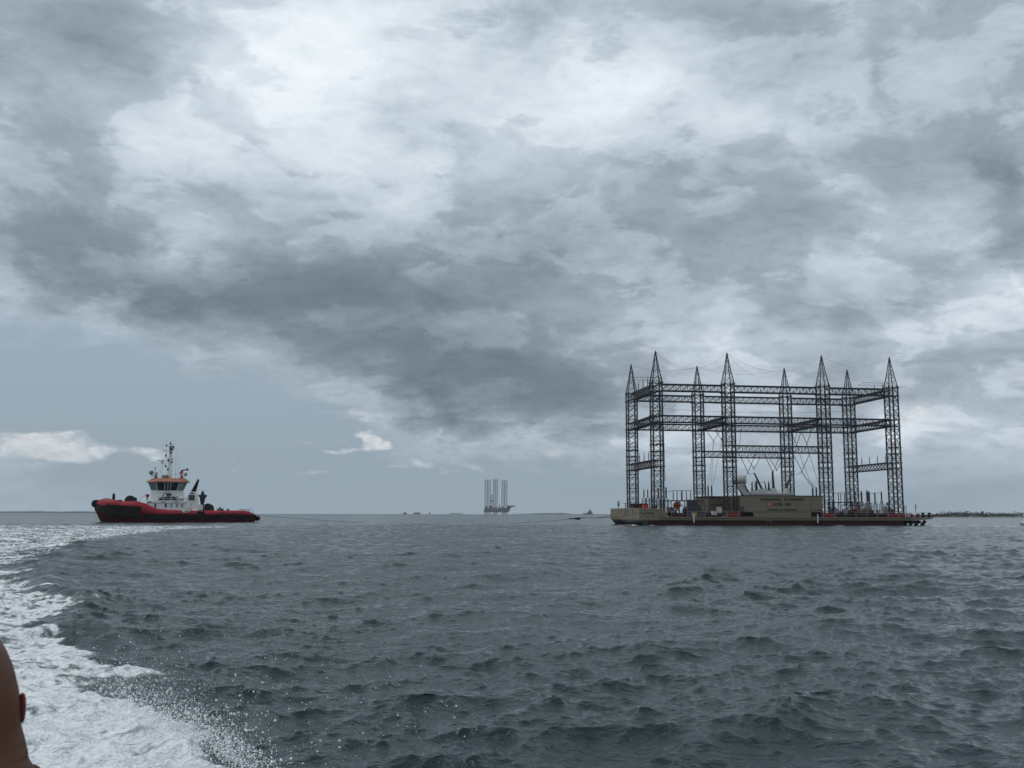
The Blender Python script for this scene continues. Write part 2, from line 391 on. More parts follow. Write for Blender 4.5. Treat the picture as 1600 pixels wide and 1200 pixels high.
# the motorboat's own wake: outline of the white water on the sea, in metres
WAKE_PX = [(400, 823), (310, 827), (240, 835), (180, 842), (130, 853), (95, 862), (66, 877), (46, 893), (40, 908), (56, 925), (86, 936), (118, 945),
           (108, 962), (78, 980), (64, 990), (110, 985), (150, 996), (178, 1015), (182, 1036), (230, 1044), (280, 1048), (225, 1057), (160, 1062), (150, 1076),
           (172, 1094), (212, 1108), (260, 1118), (300, 1130), (330, 1150), (345, 1180), (350, 1230), (330, 1330)]
wk = [tuple(on_water(*p)[:2]) for p in WAKE_PX]
wake_poly = np.array(wk + [(-6.0, 3.0), (-14., 4.), (-40., 20.), (-70., 60.), (-110., 140.), (-92., 178.)])
def poly_dist(x, y, P):
    """signed distance, positive inside"""
    inside = np.zeros(x.shape, bool); d = np.full(x.shape, 1e9, np.float32)
    n = len(P)
    for a in range(n):
        x0, y0 = P[a]; x1, y1 = P[(a+1) % n]
        ex, ey = x1-x0, y1-y0; L2 = ex*ex+ey*ey+1e-9
        t = np.clip(((x-x0)*ex+(y-y0)*ey)/L2, 0, 1)
        d = np.minimum(d, np.hypot(x-(x0+t*ex), y-(y0+t*ey)))
        c = ((y0 > y) != (y1 > y))
        with np.errstate(divide='ignore', invalid='ignore'):
            inside ^= c & (x < (x1-x0)*(y-y0)/((y1-y0) if y1 != y0 else 1e-9)+x0)
    return np.where(inside, d, -d)

def sea_fields(x, y):
    r = np.hypot(x, y)
    h = np.zeros_like(x); ox = np.zeros_like(x); oy = np.zeros_like(x)
    # gusts: patches of livelier and calmer water
    gust = .35+1.30*fbm(x, y, 77, 11., 3)
    for n, (t, a, b, chop) in enumerate(BANDS):
        m = r < b
        if not m.any(): continue
        xx, yy = x[m], y[m]
        if n % 2: xx, yy = xx*.94+yy*.341, yy*.94-xx*.341
        H, X1, Y1 = sample(t, xx, yy)
        if n % 2: X1, Y1 = X1*.94-Y1*.341, X1*.341+Y1*.94
        fade = np.clip((b-r[m])/(b-a), 0, 1)*(gust[m] if n else 1.0)
        h[m] += H*fade; ox[m] += X1*fade*chop; oy[m] += Y1*fade*chop
    near = r < 260
    foam = np.zeros_like(x)
    xn, yn = x[near], y[near]; rn = r[near]
    wob = (fbm(xn, yn, 21, 1.6, 4)-.5)*np.clip(rn/9, .8, 6)*.9
    sd = poly_dist(xn, yn, wake_poly)
    s2 = sd+wob
    wid = np.clip(rn/40., .3, 3.5)
    core = np.clip(s2/wid+.1, 0, 1)
    # thick near the boat, torn into streaks further off
    thick = np.interp(rn, [4, 10, 13, 17, 26, 60, 150, 260], [1.08, 1.04, .92, .82, .74, .66, .58, .46])
    streak = fbm(xn*.35+yn*.25, yn*1.0-xn*.2, 31, .9, 4)
    foam[near] = core*np.clip(thick+(streak-.5)*.55, 0, 1.2)
    # outer ridge thrown up along the edge of the wake
    ridge = np.exp(-((sd+.5*wid)/(.75*wid))**2)*np.clip((rn-14)/10, 0, 1)*np.clip((170-rn)/80, 0, 1)
    h[near] += ridge*.20*(.4+1.2*fbm(xn, yn, 41, 5., 3))
    # churned surface inside
    ch = np.clip(core, 0, 1)*np.clip((40-rn)/20, 0, 1)
    h[near] += ch*((fbm(xn, yn, 51, .55, 4)-.5)*.17+(fbm(xn, yn, 61, .16, 2)-.5)*.05+.05)
    return h, ox, oy, foam

def trail(x, y, pts, wdt):
    d = np.full(x.shape, 1e9)
    for (x0, y0), (x1, y1) in zip(pts[:-1], pts[1:]):
        ex, ey = x1-x0, y1-y0; t = np.clip(((x-x0)*ex+(y-y0)*ey)/(ex*ex+ey*ey), 0, 1)
        d = np.minimum(d, np.hypot(x-x0-t*ex, y-y0-t*ey))
    return np.clip(1-d/wdt, 0, 1)

def build_sea():
    th = np.concatenate([np.linspace(-180, -36, 50)[:-1], np.linspace(-36, -31, 40)[:-1], np.linspace(-31, 31, 1010), np.linspace(31, 36, 40)[1:], np.linspace(36, 180, 50)[1:-1]])
    th = np.radians(th)
    rr = [0.0, 1.0, 2.0, 3.0, 3.8]; r = 4.4
    while r < 20: rr.append(r); r *= 1.0042
    while r < 60: rr.append(r); r *= 1.0042
    while r < 200: rr.append(r); r *= 1.0050
    while r < 500: rr.append(r); r *= 1.012
    while r < 5300: rr.append(r); r *= 1.04
    rr.append(5400.0); rr = np.array(rr[1:])
    TH, RR = np.meshgrid(th, rr)
    x = RR*np.sin(TH); y = RR*np.cos(TH)
    h, ox, oy, foam = sea_fields(x, y)
    # white water along the tow and behind the far craft
    foam = np.maximum(foam, SEA_EXTRA(x, y))
    edge = np.clip((RR-3.8)/2, 0, 1)
    co = np.stack([x+ox*edge, y+oy*edge, h*edge], -1).reshape(-1, 3).astype(np.float32)
    nr, nc = TH.shape
    co = np.vstack([co, [[0, 0, 0]]]).astype(np.float32)
    i = np.arange(nr-1)[:, None]*nc; j = np.arange(nc)[None, :]; j1 = (j+1) % nc
    q = np.stack([i+j, i+nc+j, i+nc+j1, i+j1], -1).reshape(-1, 4)
    c = len(co)-1; tri = np.stack([np.full(nc, c), np.arange(nc), (np.arange(nc)+1) % nc], -1)
    me = bpy.data.meshes.new('sea')
    me.vertices.add(len(co)); me.vertices.foreach_set('co', co.ravel())
    loops = np.concatenate([q.ravel(), tri.ravel()]).astype(np.int32)
    me.loops.add(len(loops)); me.loops.foreach_set('vertex_index', loops)
    starts = np.concatenate([np.arange(len(q))*4, len(q)*4+np.arange(nc)*3]).astype(np.int32)
    me.polygons.add(len(starts)); me.polygons.foreach_set('loop_start', starts)
    try: me.polygons.foreach_set('loop_total', np.concatenate([np.full(len(q), 4), np.full(nc, 3)]).astype(np.int32))
    except Exception: pass
    me.update(calc_edges=True)
    me.polygons.foreach_set('use_smooth', np.ones(len(starts), bool))
    at = me.attributes.new('foam', 'FLOAT', 'POINT'); at.data.foreach_set('value', np.append(foam.ravel(), 0).astype(np.float32))
    far = np.append(np.clip(np.log(RR.ravel()/25)/math.log(1500/25), 0, 1), 0).astype(np.float32)
    at = me.attributes.new('far', 'FLOAT', 'POINT'); at.data.foreach_set('value', far)
    return me

def water_material():
    m = bpy.data.materials.new('sea_water'); m.use_nodes = True; t = NT(m.node_tree); b = t.n['Principled BSDF']
    pos = t.new('ShaderNodeNewGeometry').outputs['Position']
    fa = t.new('ShaderNodeAttribute', attribute_name='foam').outputs['Fac']; far = t.new('ShaderNodeAttribute', attribute_name='far').outputs['Fac']
    # foam lace: stretched along the wake
    wv = t.vmath('ADD', pos, t.vmath('SCALE', t.vmath('SUBTRACT', t.noise(pos, 1.7, 3, out='Color'), (.5, .5, .5)), scale=.5))
    n1 = t.noise(t.vmath('MULTIPLY', wv, (1, 1.5, 1)), 4.2, 7, .68)
    n2 = t.noise(t.vmath('MULTIPLY', wv, (.6, 1.4, 1)), .8, 3, .5)
    n3 = t.noise(pos, 22.0, 4, .6)
    vo = t.new('ShaderNodeTexVoronoi', feature='DISTANCE_TO_EDGE'); t.link(wv, vo.inputs['Vector']); vo.inputs['Scale'].default_value = 2.6
    lace = t.maprange(vo.outputs['Distance'], 0, .28, .17, -.10)
    s = t.math('ADD', t.math('MULTIPLY_ADD', t.math('SUBTRACT', n1, .5), 1.25, fa), t.math('MULTIPLY', t.math('SUBTRACT', n2, .5), 1.0))
    s = t.math('ADD', s, lace)
    mask = t.math('MULTIPLY', t.maprange(s, .46, .84, 0, 1), t.maprange(fa, .02, .22, 0, 1))
    murk = t.maprange(fa, .1, .9, 0, 1)
    deep = t.mix(murk, (.006, .022, .026), (.05, .085, .092))
    foamc = t.mix(t.math('ADD', t.math('MULTIPLY', t.maprange(n3, .36, .62, 0, 1), .45), t.math('MULTIPLY', t.maprange(n1, .35, .62, 0, 1), .45)), (.48, .55, .59), (.96, .97, .98))
    t.link(t.mix(mask, deep, foamc), b.inputs['Base Color'])
    rw = t.mix(far, .06, .22, 'FLOAT')
    t.link(t.mix(mask, rw, .75, 'FLOAT'), b.inputs['Roughness'])
    b.inputs['IOR'].default_value = 1.333
    # ripples too small for the mesh
    st_ = t.vmath('MULTIPLY', pos, (.8, 1.25, 1))
    r1 = t.noise(t.vmath('ADD', st_, t.vmath('SCALE', t.noise(st_, 3., 2, out='Color'), scale=.15)), 7.0, 4, .6)
    r2 = t.noise(st_, 1.6, 4, .6)
    r3 = t.noise(st_, .35, 3, .6)
    bp = t.new('ShaderNodeBump'); bp.inputs['Strength'].default_value = 1.0; bp.inputs['Distance'].default_value = 1.0
    hgt = t.math('MULTIPLY', r1, .042)
    hgt = t.math('ADD', hgt, t.math('MULTIPLY', r2, t.maprange(far, 0.1, .8, .012, .12)))
    hgt = t.math('ADD', hgt, t.math('MULTIPLY', r3, t.maprange(far, .25, .9, .0, .7)))
    hgt = t.math('ADD', hgt, t.math('MULTIPLY', mask, t.math('MULTIPLY', t.math('ADD', n3, n1), .06)))
    t.link(hgt, bp.inputs['Height']); t.link(bp.outputs[0], b.inputs['Normal'])
    return m
FOAM_TRAILS = []
def SEA_EXTRA(x, y):
    f = np.zeros_like(x)
    for pts, wd_, amp in FOAM_TRAILS: f = np.maximum(f, trail(x, y, pts, wd_)*amp)
    return f

# ------------------------------------------------------------------ the substation barge: its own frame (u along, v away, z up)
BO = Vector((29.74, 204.0, 0)); BPH = math.atan2(7.68, 51.37); BC, BS = math.cos(BPH), math.sin(BPH)
def BW(u, v, z=0.0): return Vector((BO.x+u*BC-v*BS, BO.y+u*BS+v*BC, z))
BROT = (0, 0, BPH)
def bpx(px, py, v):
    d = ray(px, py); k = d.x/d.y
    u = (k*(BO.y+v*BC)-BO.x+v*BS)/(BC-k*BS); Y = BO.y+u*BS+v*BC
    return u, CAMH+d.z/d.y*Y
def pz(py, px, v): return bpx(px, py, v)[1]
def bvx(px, py, u):                  # the same on the crosswise face at u
    d = ray(px, py); k = d.x/d.y; v = (BO.x+u*BC-k*BO.y-k*u*BS)/(BS+k*BC); Y = BO.y+u*BS+v*BC
    return v, CAMH+d.z/d.y*Y
NV, FV = -2.2, 21.2                  # near and far hull side
DECK = 1.72
TW = 2.0                              # tower leg spacing
TU = [0.0, 15.5, 36.5, 52.0]

def outline_hull(name, prof, v0, v1, mat, parent, rake=0.0):
    mb = MB(); mb.prism(prof, v0, v1); return mb.build(name, mat, parent)

barge = thing('substation_barge', 'long tan and maroon flat barge carrying a forest of steel lattice towers', 'barge', BW(0, 0), BROT)
uL = bpx(998.5, 805, NV)[0]; uR = bpx(1457, 808, NV)[0]
uS = bpx(1442, 820, NV)[0]
outline_hull('lower_hull', [(uL+2.1, -.8), (uL+1.2, 0), (uL+.4, .72), (uL+.2, 1.02), (bpx(1013, 815, NV)[0], 1.02), (bpx(1013, 815, NV)[0], -.8)], NV+.35, FV-.35, navy, barge)
outline_hull('lower_hull', [(bpx(1013, 815, NV)[0], -.8), (bpx(1013, 815, NV)[0], 1.02), (bpx(1412, 815, NV)[0], 1.02), (bpx(1418, 815, NV)[0], -.8)], NV+.35, FV-.35, maroon, barge)
# tan strake, slightly sheered up at the bow
mb = MB(); uB = bpx(1006, 805, NV)[0]
mb.prism([(uL, 1.35), (uL+.1, 1.02), (uB, 1.0), (uR-4.5, 1.0), (uR, 1.36), (uR+.05, DECK), (uB, DECK), (uL-.02, 1.98)], NV, FV); mb.build('tan_side', tan_p, barge)
mb = MB(); mb.span((uB+3, NV-.14, 1.46), (uR-5, NV, 1.62)); mb.span((uB+3, NV-.14, 1.04), (uR-5, NV, 1.12)); mb.build('rubbing_strake', tan_d, barge)
# deck
mb = MB(); mb.span((uL+.4, NV+.2, DECK+.004), (uR-.3, FV-.2, DECK+.03)); mb.build('deck', red_b, barge)
# bow bulwark
zt = pz(793.6, 998.5, NV)
u1 = bpx(1036, 800, NV)[0]; u2 = bpx(1046, 800, NV)[0]; ztr = pz(795.5, 1036, NV)
prof = [(uL+.02, 1.95), (uL+.02, zt), (bpx(1006, 800, NV)[0], zt-.01), (u1, ztr), (u2, DECK+.02), (uB, DECK+.02)]
mb = MB(); mb.prism(prof, NV+.02, NV+.14); mb.prism(prof, FV-.14, FV-.02); mb.span((uL+.02, NV+.14, 1.95), (uL+.16, FV-.14, zt)); mb.build('bow_bulwark', tan_p, barge)
for px, py, wd_, hh in [(965.5, 801.5, 1.3, .18), (967.5, 799.5, .5, .4), (971, 798.8, .5, .7), (977.5, 801.3, 1.2, .25), (981.5, 799.2, .6, .8), (988.5, 799.0, .6, .9), (992.5, 800, .4, .4), (996, 801.3, 1.3, .2)]:
    v, z = bvx(px, py, uL); MB().span((uL-.03, v-wd_/2, z-hh/2), (uL+.012, v+wd_/2, z+hh/2)).build('fairlead', black_p, barge)
for px, py, wd_, hh in [(1013, 801.6, .6, .22), (1019, 801.6, .6, .22)]:
    u, z = bpx(px, py, NV); mb = MB(); mb.span((u-wd_/2, NV-.03, z-hh/2), (u+wd_/2, NV+.018, z+hh/2)); mb.build('fairlead', black_p, barge)
u, z = bpx(1005, 799.8, NV); mb = MB(); mb.lathe((u, NV+.018, z), [(.42, 0), (.42, .06), (.30, .07)], 16, (0, -1, 0), False); mb.build('mooring_eye', black_p, barge)
mb = MB(); mb.lathe((u, NV-.06, z), [(.26, 0), (.26, .03), (.05, .04)], 16, (0, -1, 0), False); mb.build('mooring_eye', grey_p, barge)
# stern overhang on raked struts
for k, px in enumerate((1413, 1421, 1429.5, 1439)):
    ub = bpx(px, 820, NV)[0]
    for v in (NV+.5, 5, 13, FV-.5): MB().bar((ub, v, -.5), (ub+1.0+.1*k, v, 1.0), .5).build('stern_strut', black_r, barge)
mb = MB(); mb.span((uS-4.3, NV+1.0, .45), (uS+.2, FV-1, 1.0)); mb.build('stern_beam', black_r, barge)
# draught boards and a small water discharge pipe
for px, top in ((1083.5, 804.3), (1277, 803.5)):
    u = bpx(px, 812, NV)[0]; mb = MB(); mb.span((u-.09, NV-.30, .55), (u+.09, NV-.20, pz(top, px, NV))); mb.build('draught_board', white_p, barge)
mb = MB(); u = bpx(1205, 812, NV)[0]; mb.tube([(u, NV-.1, .2), (u, NV-.25, .9), (u-.5, NV-.3, 1.0), (u-1.2, NV-.3, .8)], .035); mb.build('side_pipe', grey_p, barge)
# rails along the near and far sides
def railing(pts, name, parent, mat, h_=1.05, step=1.6, r=.028):
    a, b = Vector(pts[0]), Vector(pts[1]); n = max(1, round((b-a).length/step))
    me = MB().bar((0, 0, 0), (0, 0, h_), r*2.2).mesh('rail_post', mat)
    for k in range(n+1): link_mesh('rail_post', me, parent, a.lerp(b, k/n))
    for q in (.5, 1.0):
        link = MB().bar(a+Vector((0, 0, h_*q)), b+Vector((0, 0, h_*q)), r*1.8).build('rail', mat, parent)
railing([(u2+.5, NV+.15, DECK), (bpx(1156, 800, NV)[0]-.3, NV+.15, DECK)], 'rail', barge, grey_p, step=2.4)
railing([(bpx(1287, 800, NV)[0], NV+.15, DECK), (uR-.3, NV+.15, DECK)], 'rail', barge, grey_p, step=2.4)
# red oxide tank coamings standing on the deck
for a, b in ((1138, 1155), (1287, 1304), (1386, 1414)):
    ua = bpx(a, 805, -1.5)[0]; ub = bpx(b, 805, -1.5)[0]
    mb = MB(); mb.span((ua, -1.65, DECK+.03), (ub, -1.45, DECK+.85)); mb.build('red_coaming', red_b, barge)
mb = MB(); mb.span((u2+1, 3.4, DECK+.03), (uR-6, 3.6, DECK+.8)); mb.build('pipe_screen', black_r, barge)

# --- lattice towers
def lattice_faces(mb, w0, w1, z0, z1, n, t, horiz=True):
    zs = [z0+(z1-z0)*i/n for i in range(n+1)]; ws = [w0+(w1-w0)*i/n for i in range(n+1)]
    cor = ((-1, -1), (1, -1), (1, 1), (-1, 1))
    for i in range(n):
        for k in range(4):
            a, b = cor[k], cor[(k+1) % 4]
            A = lambda c, j: (c[0]*ws[j]/2, c[1]*ws[j]/2, zs[j])
            mb.bar(A(a, i), A(b, i+1), t, n=3, caps=False); mb.bar(A(b, i), A(a, i+1), t, n=3, caps=False)
            if horiz and i % 2 == 0: mb.bar(A(a, i), A(b, i), t, n=3, caps=False)
HT = 35.73; ZS = 29.45; ZB = DECK+.04
def tower_meshes():
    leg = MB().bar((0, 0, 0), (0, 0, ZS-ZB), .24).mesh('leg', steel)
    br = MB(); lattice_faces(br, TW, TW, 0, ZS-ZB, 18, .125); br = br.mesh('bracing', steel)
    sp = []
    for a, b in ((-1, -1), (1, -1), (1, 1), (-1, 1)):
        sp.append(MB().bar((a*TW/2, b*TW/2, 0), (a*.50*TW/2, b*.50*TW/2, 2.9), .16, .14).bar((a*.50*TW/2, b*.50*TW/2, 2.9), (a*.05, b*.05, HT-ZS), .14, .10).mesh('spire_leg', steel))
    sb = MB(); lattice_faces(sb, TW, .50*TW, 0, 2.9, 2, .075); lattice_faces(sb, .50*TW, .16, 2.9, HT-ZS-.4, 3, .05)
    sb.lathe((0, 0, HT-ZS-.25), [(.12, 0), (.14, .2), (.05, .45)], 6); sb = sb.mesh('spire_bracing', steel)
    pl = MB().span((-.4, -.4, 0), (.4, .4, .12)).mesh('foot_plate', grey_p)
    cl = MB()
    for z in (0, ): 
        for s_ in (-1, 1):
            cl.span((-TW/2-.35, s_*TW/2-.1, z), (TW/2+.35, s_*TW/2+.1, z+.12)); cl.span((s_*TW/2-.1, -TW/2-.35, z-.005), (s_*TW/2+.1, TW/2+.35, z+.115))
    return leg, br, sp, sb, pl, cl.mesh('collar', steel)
TM = tower_meshes()
def tower(u, v, label):
    t = thing('lattice_tower', label, 'lattice tower', BW(u, v, ZB), BROT, 'steel lattice towers standing on the barge')
    for a, b in ((-1, -1), (1, -1), (1, 1), (-1, 1)):
        link_mesh('leg', TM[0], t, (a*TW/2, b*TW/2, 0)); link_mesh('foot_plate', TM[4], t, (a*TW/2, b*TW/2, -.005))
    o = link_mesh('bracing', TM[1], t); o['kind'] = 'stuff'
    for m in TM[2]: link_mesh('spire_leg', m, t, (0, 0, ZS-ZB))
    o = link_mesh('spire_bracing', TM[3], t, (0, 0, ZS-ZB)); o['kind'] = 'stuff'
    for z in (29.1, 27.3, 22.3, 20.9, 16.3, 14.9, 13.1, 11.8): link_mesh('collar', TM[5], t, (0, 0, z-ZB))
    return t
TL = {(0, 0): 'tall lattice tower in the near row at the bow end, first from the bow',
      (1, 0): 'tall lattice tower in the near row, in front of the low olive building',
      (2, 0): 'near row lattice tower at the right edge of the lettered tan panel wall',
      (3, 0): 'tall lattice tower in the near row at the stern end of the barge',
      (0, 1): 'far row lattice tower furthest to the left, rising behind the bow bulwark',
      (1, 1): 'far row lattice tower just right of the dark navy screen on deck',
      (2, 1): 'far row lattice tower rising from behind the lettered tan panel wall',
      (3, 1): 'far row lattice tower standing among the black insulators of the stern yard'}
for (i, j), lb in TL.items(): tower(TU[i], j*19.0, lb)

# --- truss beams between the towers
def truss(name, label, a, b, w_=1.5, hgt=1.35, npan=None, group='lattice beams joining the towers'):
    a = Vector(a); b = Vector(b); L = (b-a).length; n = npan or max(2, round(L/1.45))
    ang = math.atan2(b.y-a.y, b.x-a.x)
    t = thing('lattice_beam', label, 'lattice beam', BW(a.x, a.y, a.z), (0, 0, BPH+ang), group)
    for y in (-w_/2, w_/2):
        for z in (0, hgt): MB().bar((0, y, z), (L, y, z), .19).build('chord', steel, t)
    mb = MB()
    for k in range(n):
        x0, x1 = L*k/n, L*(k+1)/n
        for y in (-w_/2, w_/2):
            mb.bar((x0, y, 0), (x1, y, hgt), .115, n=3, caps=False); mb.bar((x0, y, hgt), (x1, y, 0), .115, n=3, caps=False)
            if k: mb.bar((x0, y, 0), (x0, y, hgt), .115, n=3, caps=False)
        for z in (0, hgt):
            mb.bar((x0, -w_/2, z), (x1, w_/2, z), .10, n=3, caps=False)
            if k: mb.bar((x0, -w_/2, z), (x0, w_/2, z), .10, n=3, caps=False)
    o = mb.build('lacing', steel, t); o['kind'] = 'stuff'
    return t
h2 = TW/2+.12
names = ['bow', 'lower building', 'lettered wall', 'stern']
bays = [('the bow end bay'), ('the middle bay over the transformer'), ('the stern end bay')]
for j, row in ((0, 'near'), (1, 'far')):
    for z, lv in ((27.5, 'top'), (21.0, 'second highest')):
        for i in range(3):
            truss('lattice_beam', f'{lv} lengthwise lattice beam of the {row} row, spanning {bays[i]}', (TU[i]+h2, j*19., z), (TU[i+1]-h2, j*19., z))
    truss('lattice_beam', f'lower lengthwise lattice beam of the {row} row, with insulator strings', (TU[1]+h2, j*19., 15.0), (TU[2]-h2, j*19., 15.0))
for i, zs in ((0, (27.5, 21.0, 11.9)), (1, (21.0,)), (2, (21.0,)), (3, (27.5, 21.0, 11.9))):
    for z in zs:
        nm = {27.5: 'top', 21.0: 'middle', 11.9: 'lowest'}[z]
        wh = ['at the bow end', 'above the low olive building', 'at the right end of the lettered wall', 'at the stern end'][i]
        truss('lattice_beam', f'{nm} crosswise lattice beam {wh} of the barge', (TU[i], h2, z), (TU[i], 19-h2, z))

# --- busbar posts standing on the crosswise end beams
post_me = MB().lathe((0, 0, 0), [(.10, 0), (.10, .2), (.06, .3), (.12, .5), (.06, .7), (.12, .9), (.06, 1.1), (.12, 1.3), (.05, 1.5), (.05, 2.0)], 8).mesh('insulator_post', black_p)
for i in (0, 3):
    for z, lv, cnt in ((28.93, 'top', 4), (13.33, 'lowest', 4)):
        for k in range(cnt):
            v = 4.3+k*3.5; o = link_mesh('busbar_post', post_me, None, BW(TU[i]+(-.5 if i == 0 else .5), v, z), BROT)
            pos = ['nearest', 'second nearest', 'third nearest', 'farthest'][k]
            tag(o, f'thin black post, {pos}, on the {lv} {"bow" if i == 0 else "stern"} end crosswise beam', 'insulator', 'thin insulator posts on the crosswise beams')
    for q, v in enumerate((5.5, 9.5)):
        o = MB().bar((-3.2+q, 0, 0), (3.0+q*.7, 0, 0), .06).lathe((-3.2+q, 0, -.1), [(.1, 0), (.1, .2)], 6).lathe((3.0+q*.7, 0, -.1), [(.1, 0), (.1, .2)], 6).build('busbar', steel, None, BW(TU[i], v, 30.98), BROT)
        tag(o, f'thin horizontal bus bar above the top beam at the {"bow" if i == 0 else "stern"} end, {"nearer" if q == 0 else "further"} of the two', 'bus bar')

# --- overhead ground wires and droppers
def wire(name, label, a, b, sag, r=.013, n=16, cat='wire', group=None):
    a, b = Vector(a), Vector(b)
    pts = [a.lerp(b, k/n)-Vector((0, 0, sag*4*(k/n)*(1-k/n))) for k in range(n+1)]
    o = MB().tube(pts, r, 4).build(name, rope_m); return tag(o, label, cat, group)
def pk(i, j): return BW(TU[i], 19.*j, HT)
LBW = ['from the first to the second peak', 'between the two middle peaks', 'from the third to the last peak']
for i in range(3):
    wire('ground_wire', f'thin sagging wire {LBW[i]} of the near row', pk(i, 0), pk(i+1, 0), [3.4, 3.6, 2.2][i])
    wire('ground_wire', f'thin slack wire {LBW[i]} of the far row', pk(i, 1), pk(i+1, 1), [1.2, 1.6, 1.0][i])
wire('ground_wire', 'thin wire crossing from the second near peak down to the third far peak', pk(1, 0), pk(2, 1), 3.4)
wire('ground_wire', 'thin wire crossing from the bow end near peak to the second far peak', pk(0, 0), pk(1, 1), 1.9)
for k, (z, v) in enumerate(((26.6, 6), (26.2, 10), (24.9, 14), (20.0, 8), (20.3, 13))):
    wire('conductor', f'long conductor under the {"top" if k < 3 else "second"} beams, strand {["near", "middle", "far"][k % 3]} of its set', BW(1.2, v, z+.8), BW(50.8, v, z+.8), .9, .022, group='long bundled conductors strung lengthwise')
for k, (a, b) in enumerate((((5.5, 17.8, 27.5), (1.6, 3, 21.2)), ((6.6, 17.8, 27.5), (1.8, 7, 20.6)), ((7.6, 17.8, 27.5), (2.4, 10, 20.4)))):
    wire('conductor', f'slanting jumper cable at the bow end between the top and middle beams, {["left", "middle", "right"][k]} one', BW(*a), BW(*b), .5, .03)
wire('down_lead', 'cable running down the right side of the bow end near tower', BW(1.6, .5, 21), BW(1.7, .3, 9), -.3, .04)
def vstring(u, v, z, drop, half, label):
    t = thing('insulator_string', label, 'insulator', BW(u, v, z), BROT, 'V shaped insulator strings hanging from the beams')
    for s_ in (-1, 1):
        a = Vector((s_*half, 0, 0)); b = Vector((0, 0, -drop)); mb = MB(); q = (b-a).to_track_quat('Z', 'Y')
        L = (b-a).length; pr = [(.035, 0)]
        for k in range(10): pr += [(.09, L*(k+.4)/10.5), (.035, L*(k+.8)/10.5)]
        mb.lathe(a, pr+[(.04, L)], 6, tuple((b-a).normalized()), False); mb.build('string', black_p, t)
    MB().lathe((0, 0, -drop-.25), [(.16, 0), (.16, .2), (.05, .3)], 6).build('clamp', steel, t)
    return BW(u, v, z-drop-.2)
VS = []
for (px, py0, py1, v, half, lb) in ((1168, 714, 738.5, 0., 1.9, 'under the near lower beam above the white tank'), (1177.5, 714, 732, 19., 1.5, 'under the far lower beam right of the white tank'),
                                  (1207, 714, 739, 0., 1.9, 'under the near lower beam above the upright black bushing'), (1213, 714, 734, 19., 1.6, 'under the far lower beam beside the upright black bushing'),
                                  (1252, 709, 736, 0., 1.9, 'under the near lower beam right of the transformer'),
                                  (1244, 675, 695, 0., 1.7, 'under the second beam, left of the third near tower'), (1260, 675, 694, 0., 1.6, 'under the second beam, nearest the third near tower'),
                                  (1114.5, 675, 689, 19., 1.5, 'under the second beam right of the second far tower'), (1127, 675, 686, 19., 1.3, 'under the second beam left of the second near tower')):
    u, z0 = bpx(px, py0, v); z1 = pz(py1, px, v); zz = 14.95 if py0 > 700 else 20.9
    VS.append(vstring(u, v, zz, zz-z1, half, 'V shaped black insulator string '+lb))
for k, (a, tgt) in enumerate(((VS[4], (1272, 763)), (VS[4], (1277, 763)), (VS[5], (1271, 763)), (VS[6], (1282, 763)), (VS[7], (1106, 760)), (VS[7], (1111, 760)), (VS[8], (1113, 759)))):
    u, z = bpx(*tgt, 6.0)
    wire('down_lead', f'thin dropper to the {["first", "second", "first", "third", "left", "middle", "right"][k]} post {"right of the transformer" if k < 4 else "left of the low building"}{", from a higher beam" if k in (2, 3) else ""}', a, BW(u, 6.0, z), .35, .028)
wire('jumper', 'curved jumper between the two beams right of the second near tower', BW(18.5, .5, 20.9), BW(22, 12, 16.4), 1.2, .03)
wire('jumper', 'curved jumper between the two beams left of the third near tower', BW(31, .5, 20.9), BW(34, 12, 16.4), 1.2, .03)

ochre_p = paint('dull_ochre_paint', (.17, .11, .035), .7, grime=.5); rust_p = paint('rusty_paint', (.14, .045, .02), .75, grime=.5)
# ------------------------------------------------------------------ buildings and plant on the barge deck
def onb(name, label, cat, u, v, z=DECK+.03, group=None): return thing(name, label, cat, BW(u, v, z), BROT, group)
# lettered wall round the transformer
wv_ = -1.5
ua, zt_ = bpx(1156, 773.2, wv_); ub = bpx(1285, 775, wv_)[0]; zt_ = (zt_+pz(775, 1285, wv_))/2; WL = ub-ua; WH = zt_-DECK-.03
tw = onb('panel_wall', 'big olive tan panel enclosure with dark lettering and a small red flag', 'building', ua, wv_)
ol = bpx(1177.5, 800, wv_)[0]-ua; orr = bpx(1267.5, 800, wv_)[0]-ua; oz1 = pz(792, 1170, wv_)-DECK; oz2 = pz(796, 1275, wv_)-DECK
mb = MB(); mb.prism([(ol, 0), (ol, oz1), (.12, oz1), (.12, 0), (0, 0), (0, WH), (WL, WH), (WL, 0), (WL-.12, 0), (WL-.12, oz2), (orr, oz2), (orr, 0)], 0, .15)
# (the outline is concave: built as separate panels instead)
mb = MB(); npn = 9
xs = [ol+(orr-ol)*k/npn for k in range(npn+1)]
for k in range(npn): MB().span((xs[k]+.012, 0, 0), (xs[k+1]-.012, .15, WH-.1)).build('panel', tan_p, tw)
MB().span((0.01, 0, oz1), (ol-.012, .15, WH-.1)).build('panel', tan_p, tw)
MB().span((orr+.012, 0, oz2), (WL-.01, .15, WH-.1)).build('panel', tan_p, tw)
MB().span((-.1, -.08, WH-.1), (WL+.1, .2, WH)).build('coping', black_r, tw)
MB().span((0, .1, 0), (.12, .2, oz1)).span((WL-.12, .1, 0), (WL, .2, oz2)).build('corner_post', tan_d, tw)
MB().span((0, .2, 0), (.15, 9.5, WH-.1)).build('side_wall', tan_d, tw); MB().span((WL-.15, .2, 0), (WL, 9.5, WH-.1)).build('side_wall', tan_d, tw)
MB().span((.15, 9.4, 0), (WL-.15, 9.55, WH-.1)).build('rear_wall', tan_d, tw)
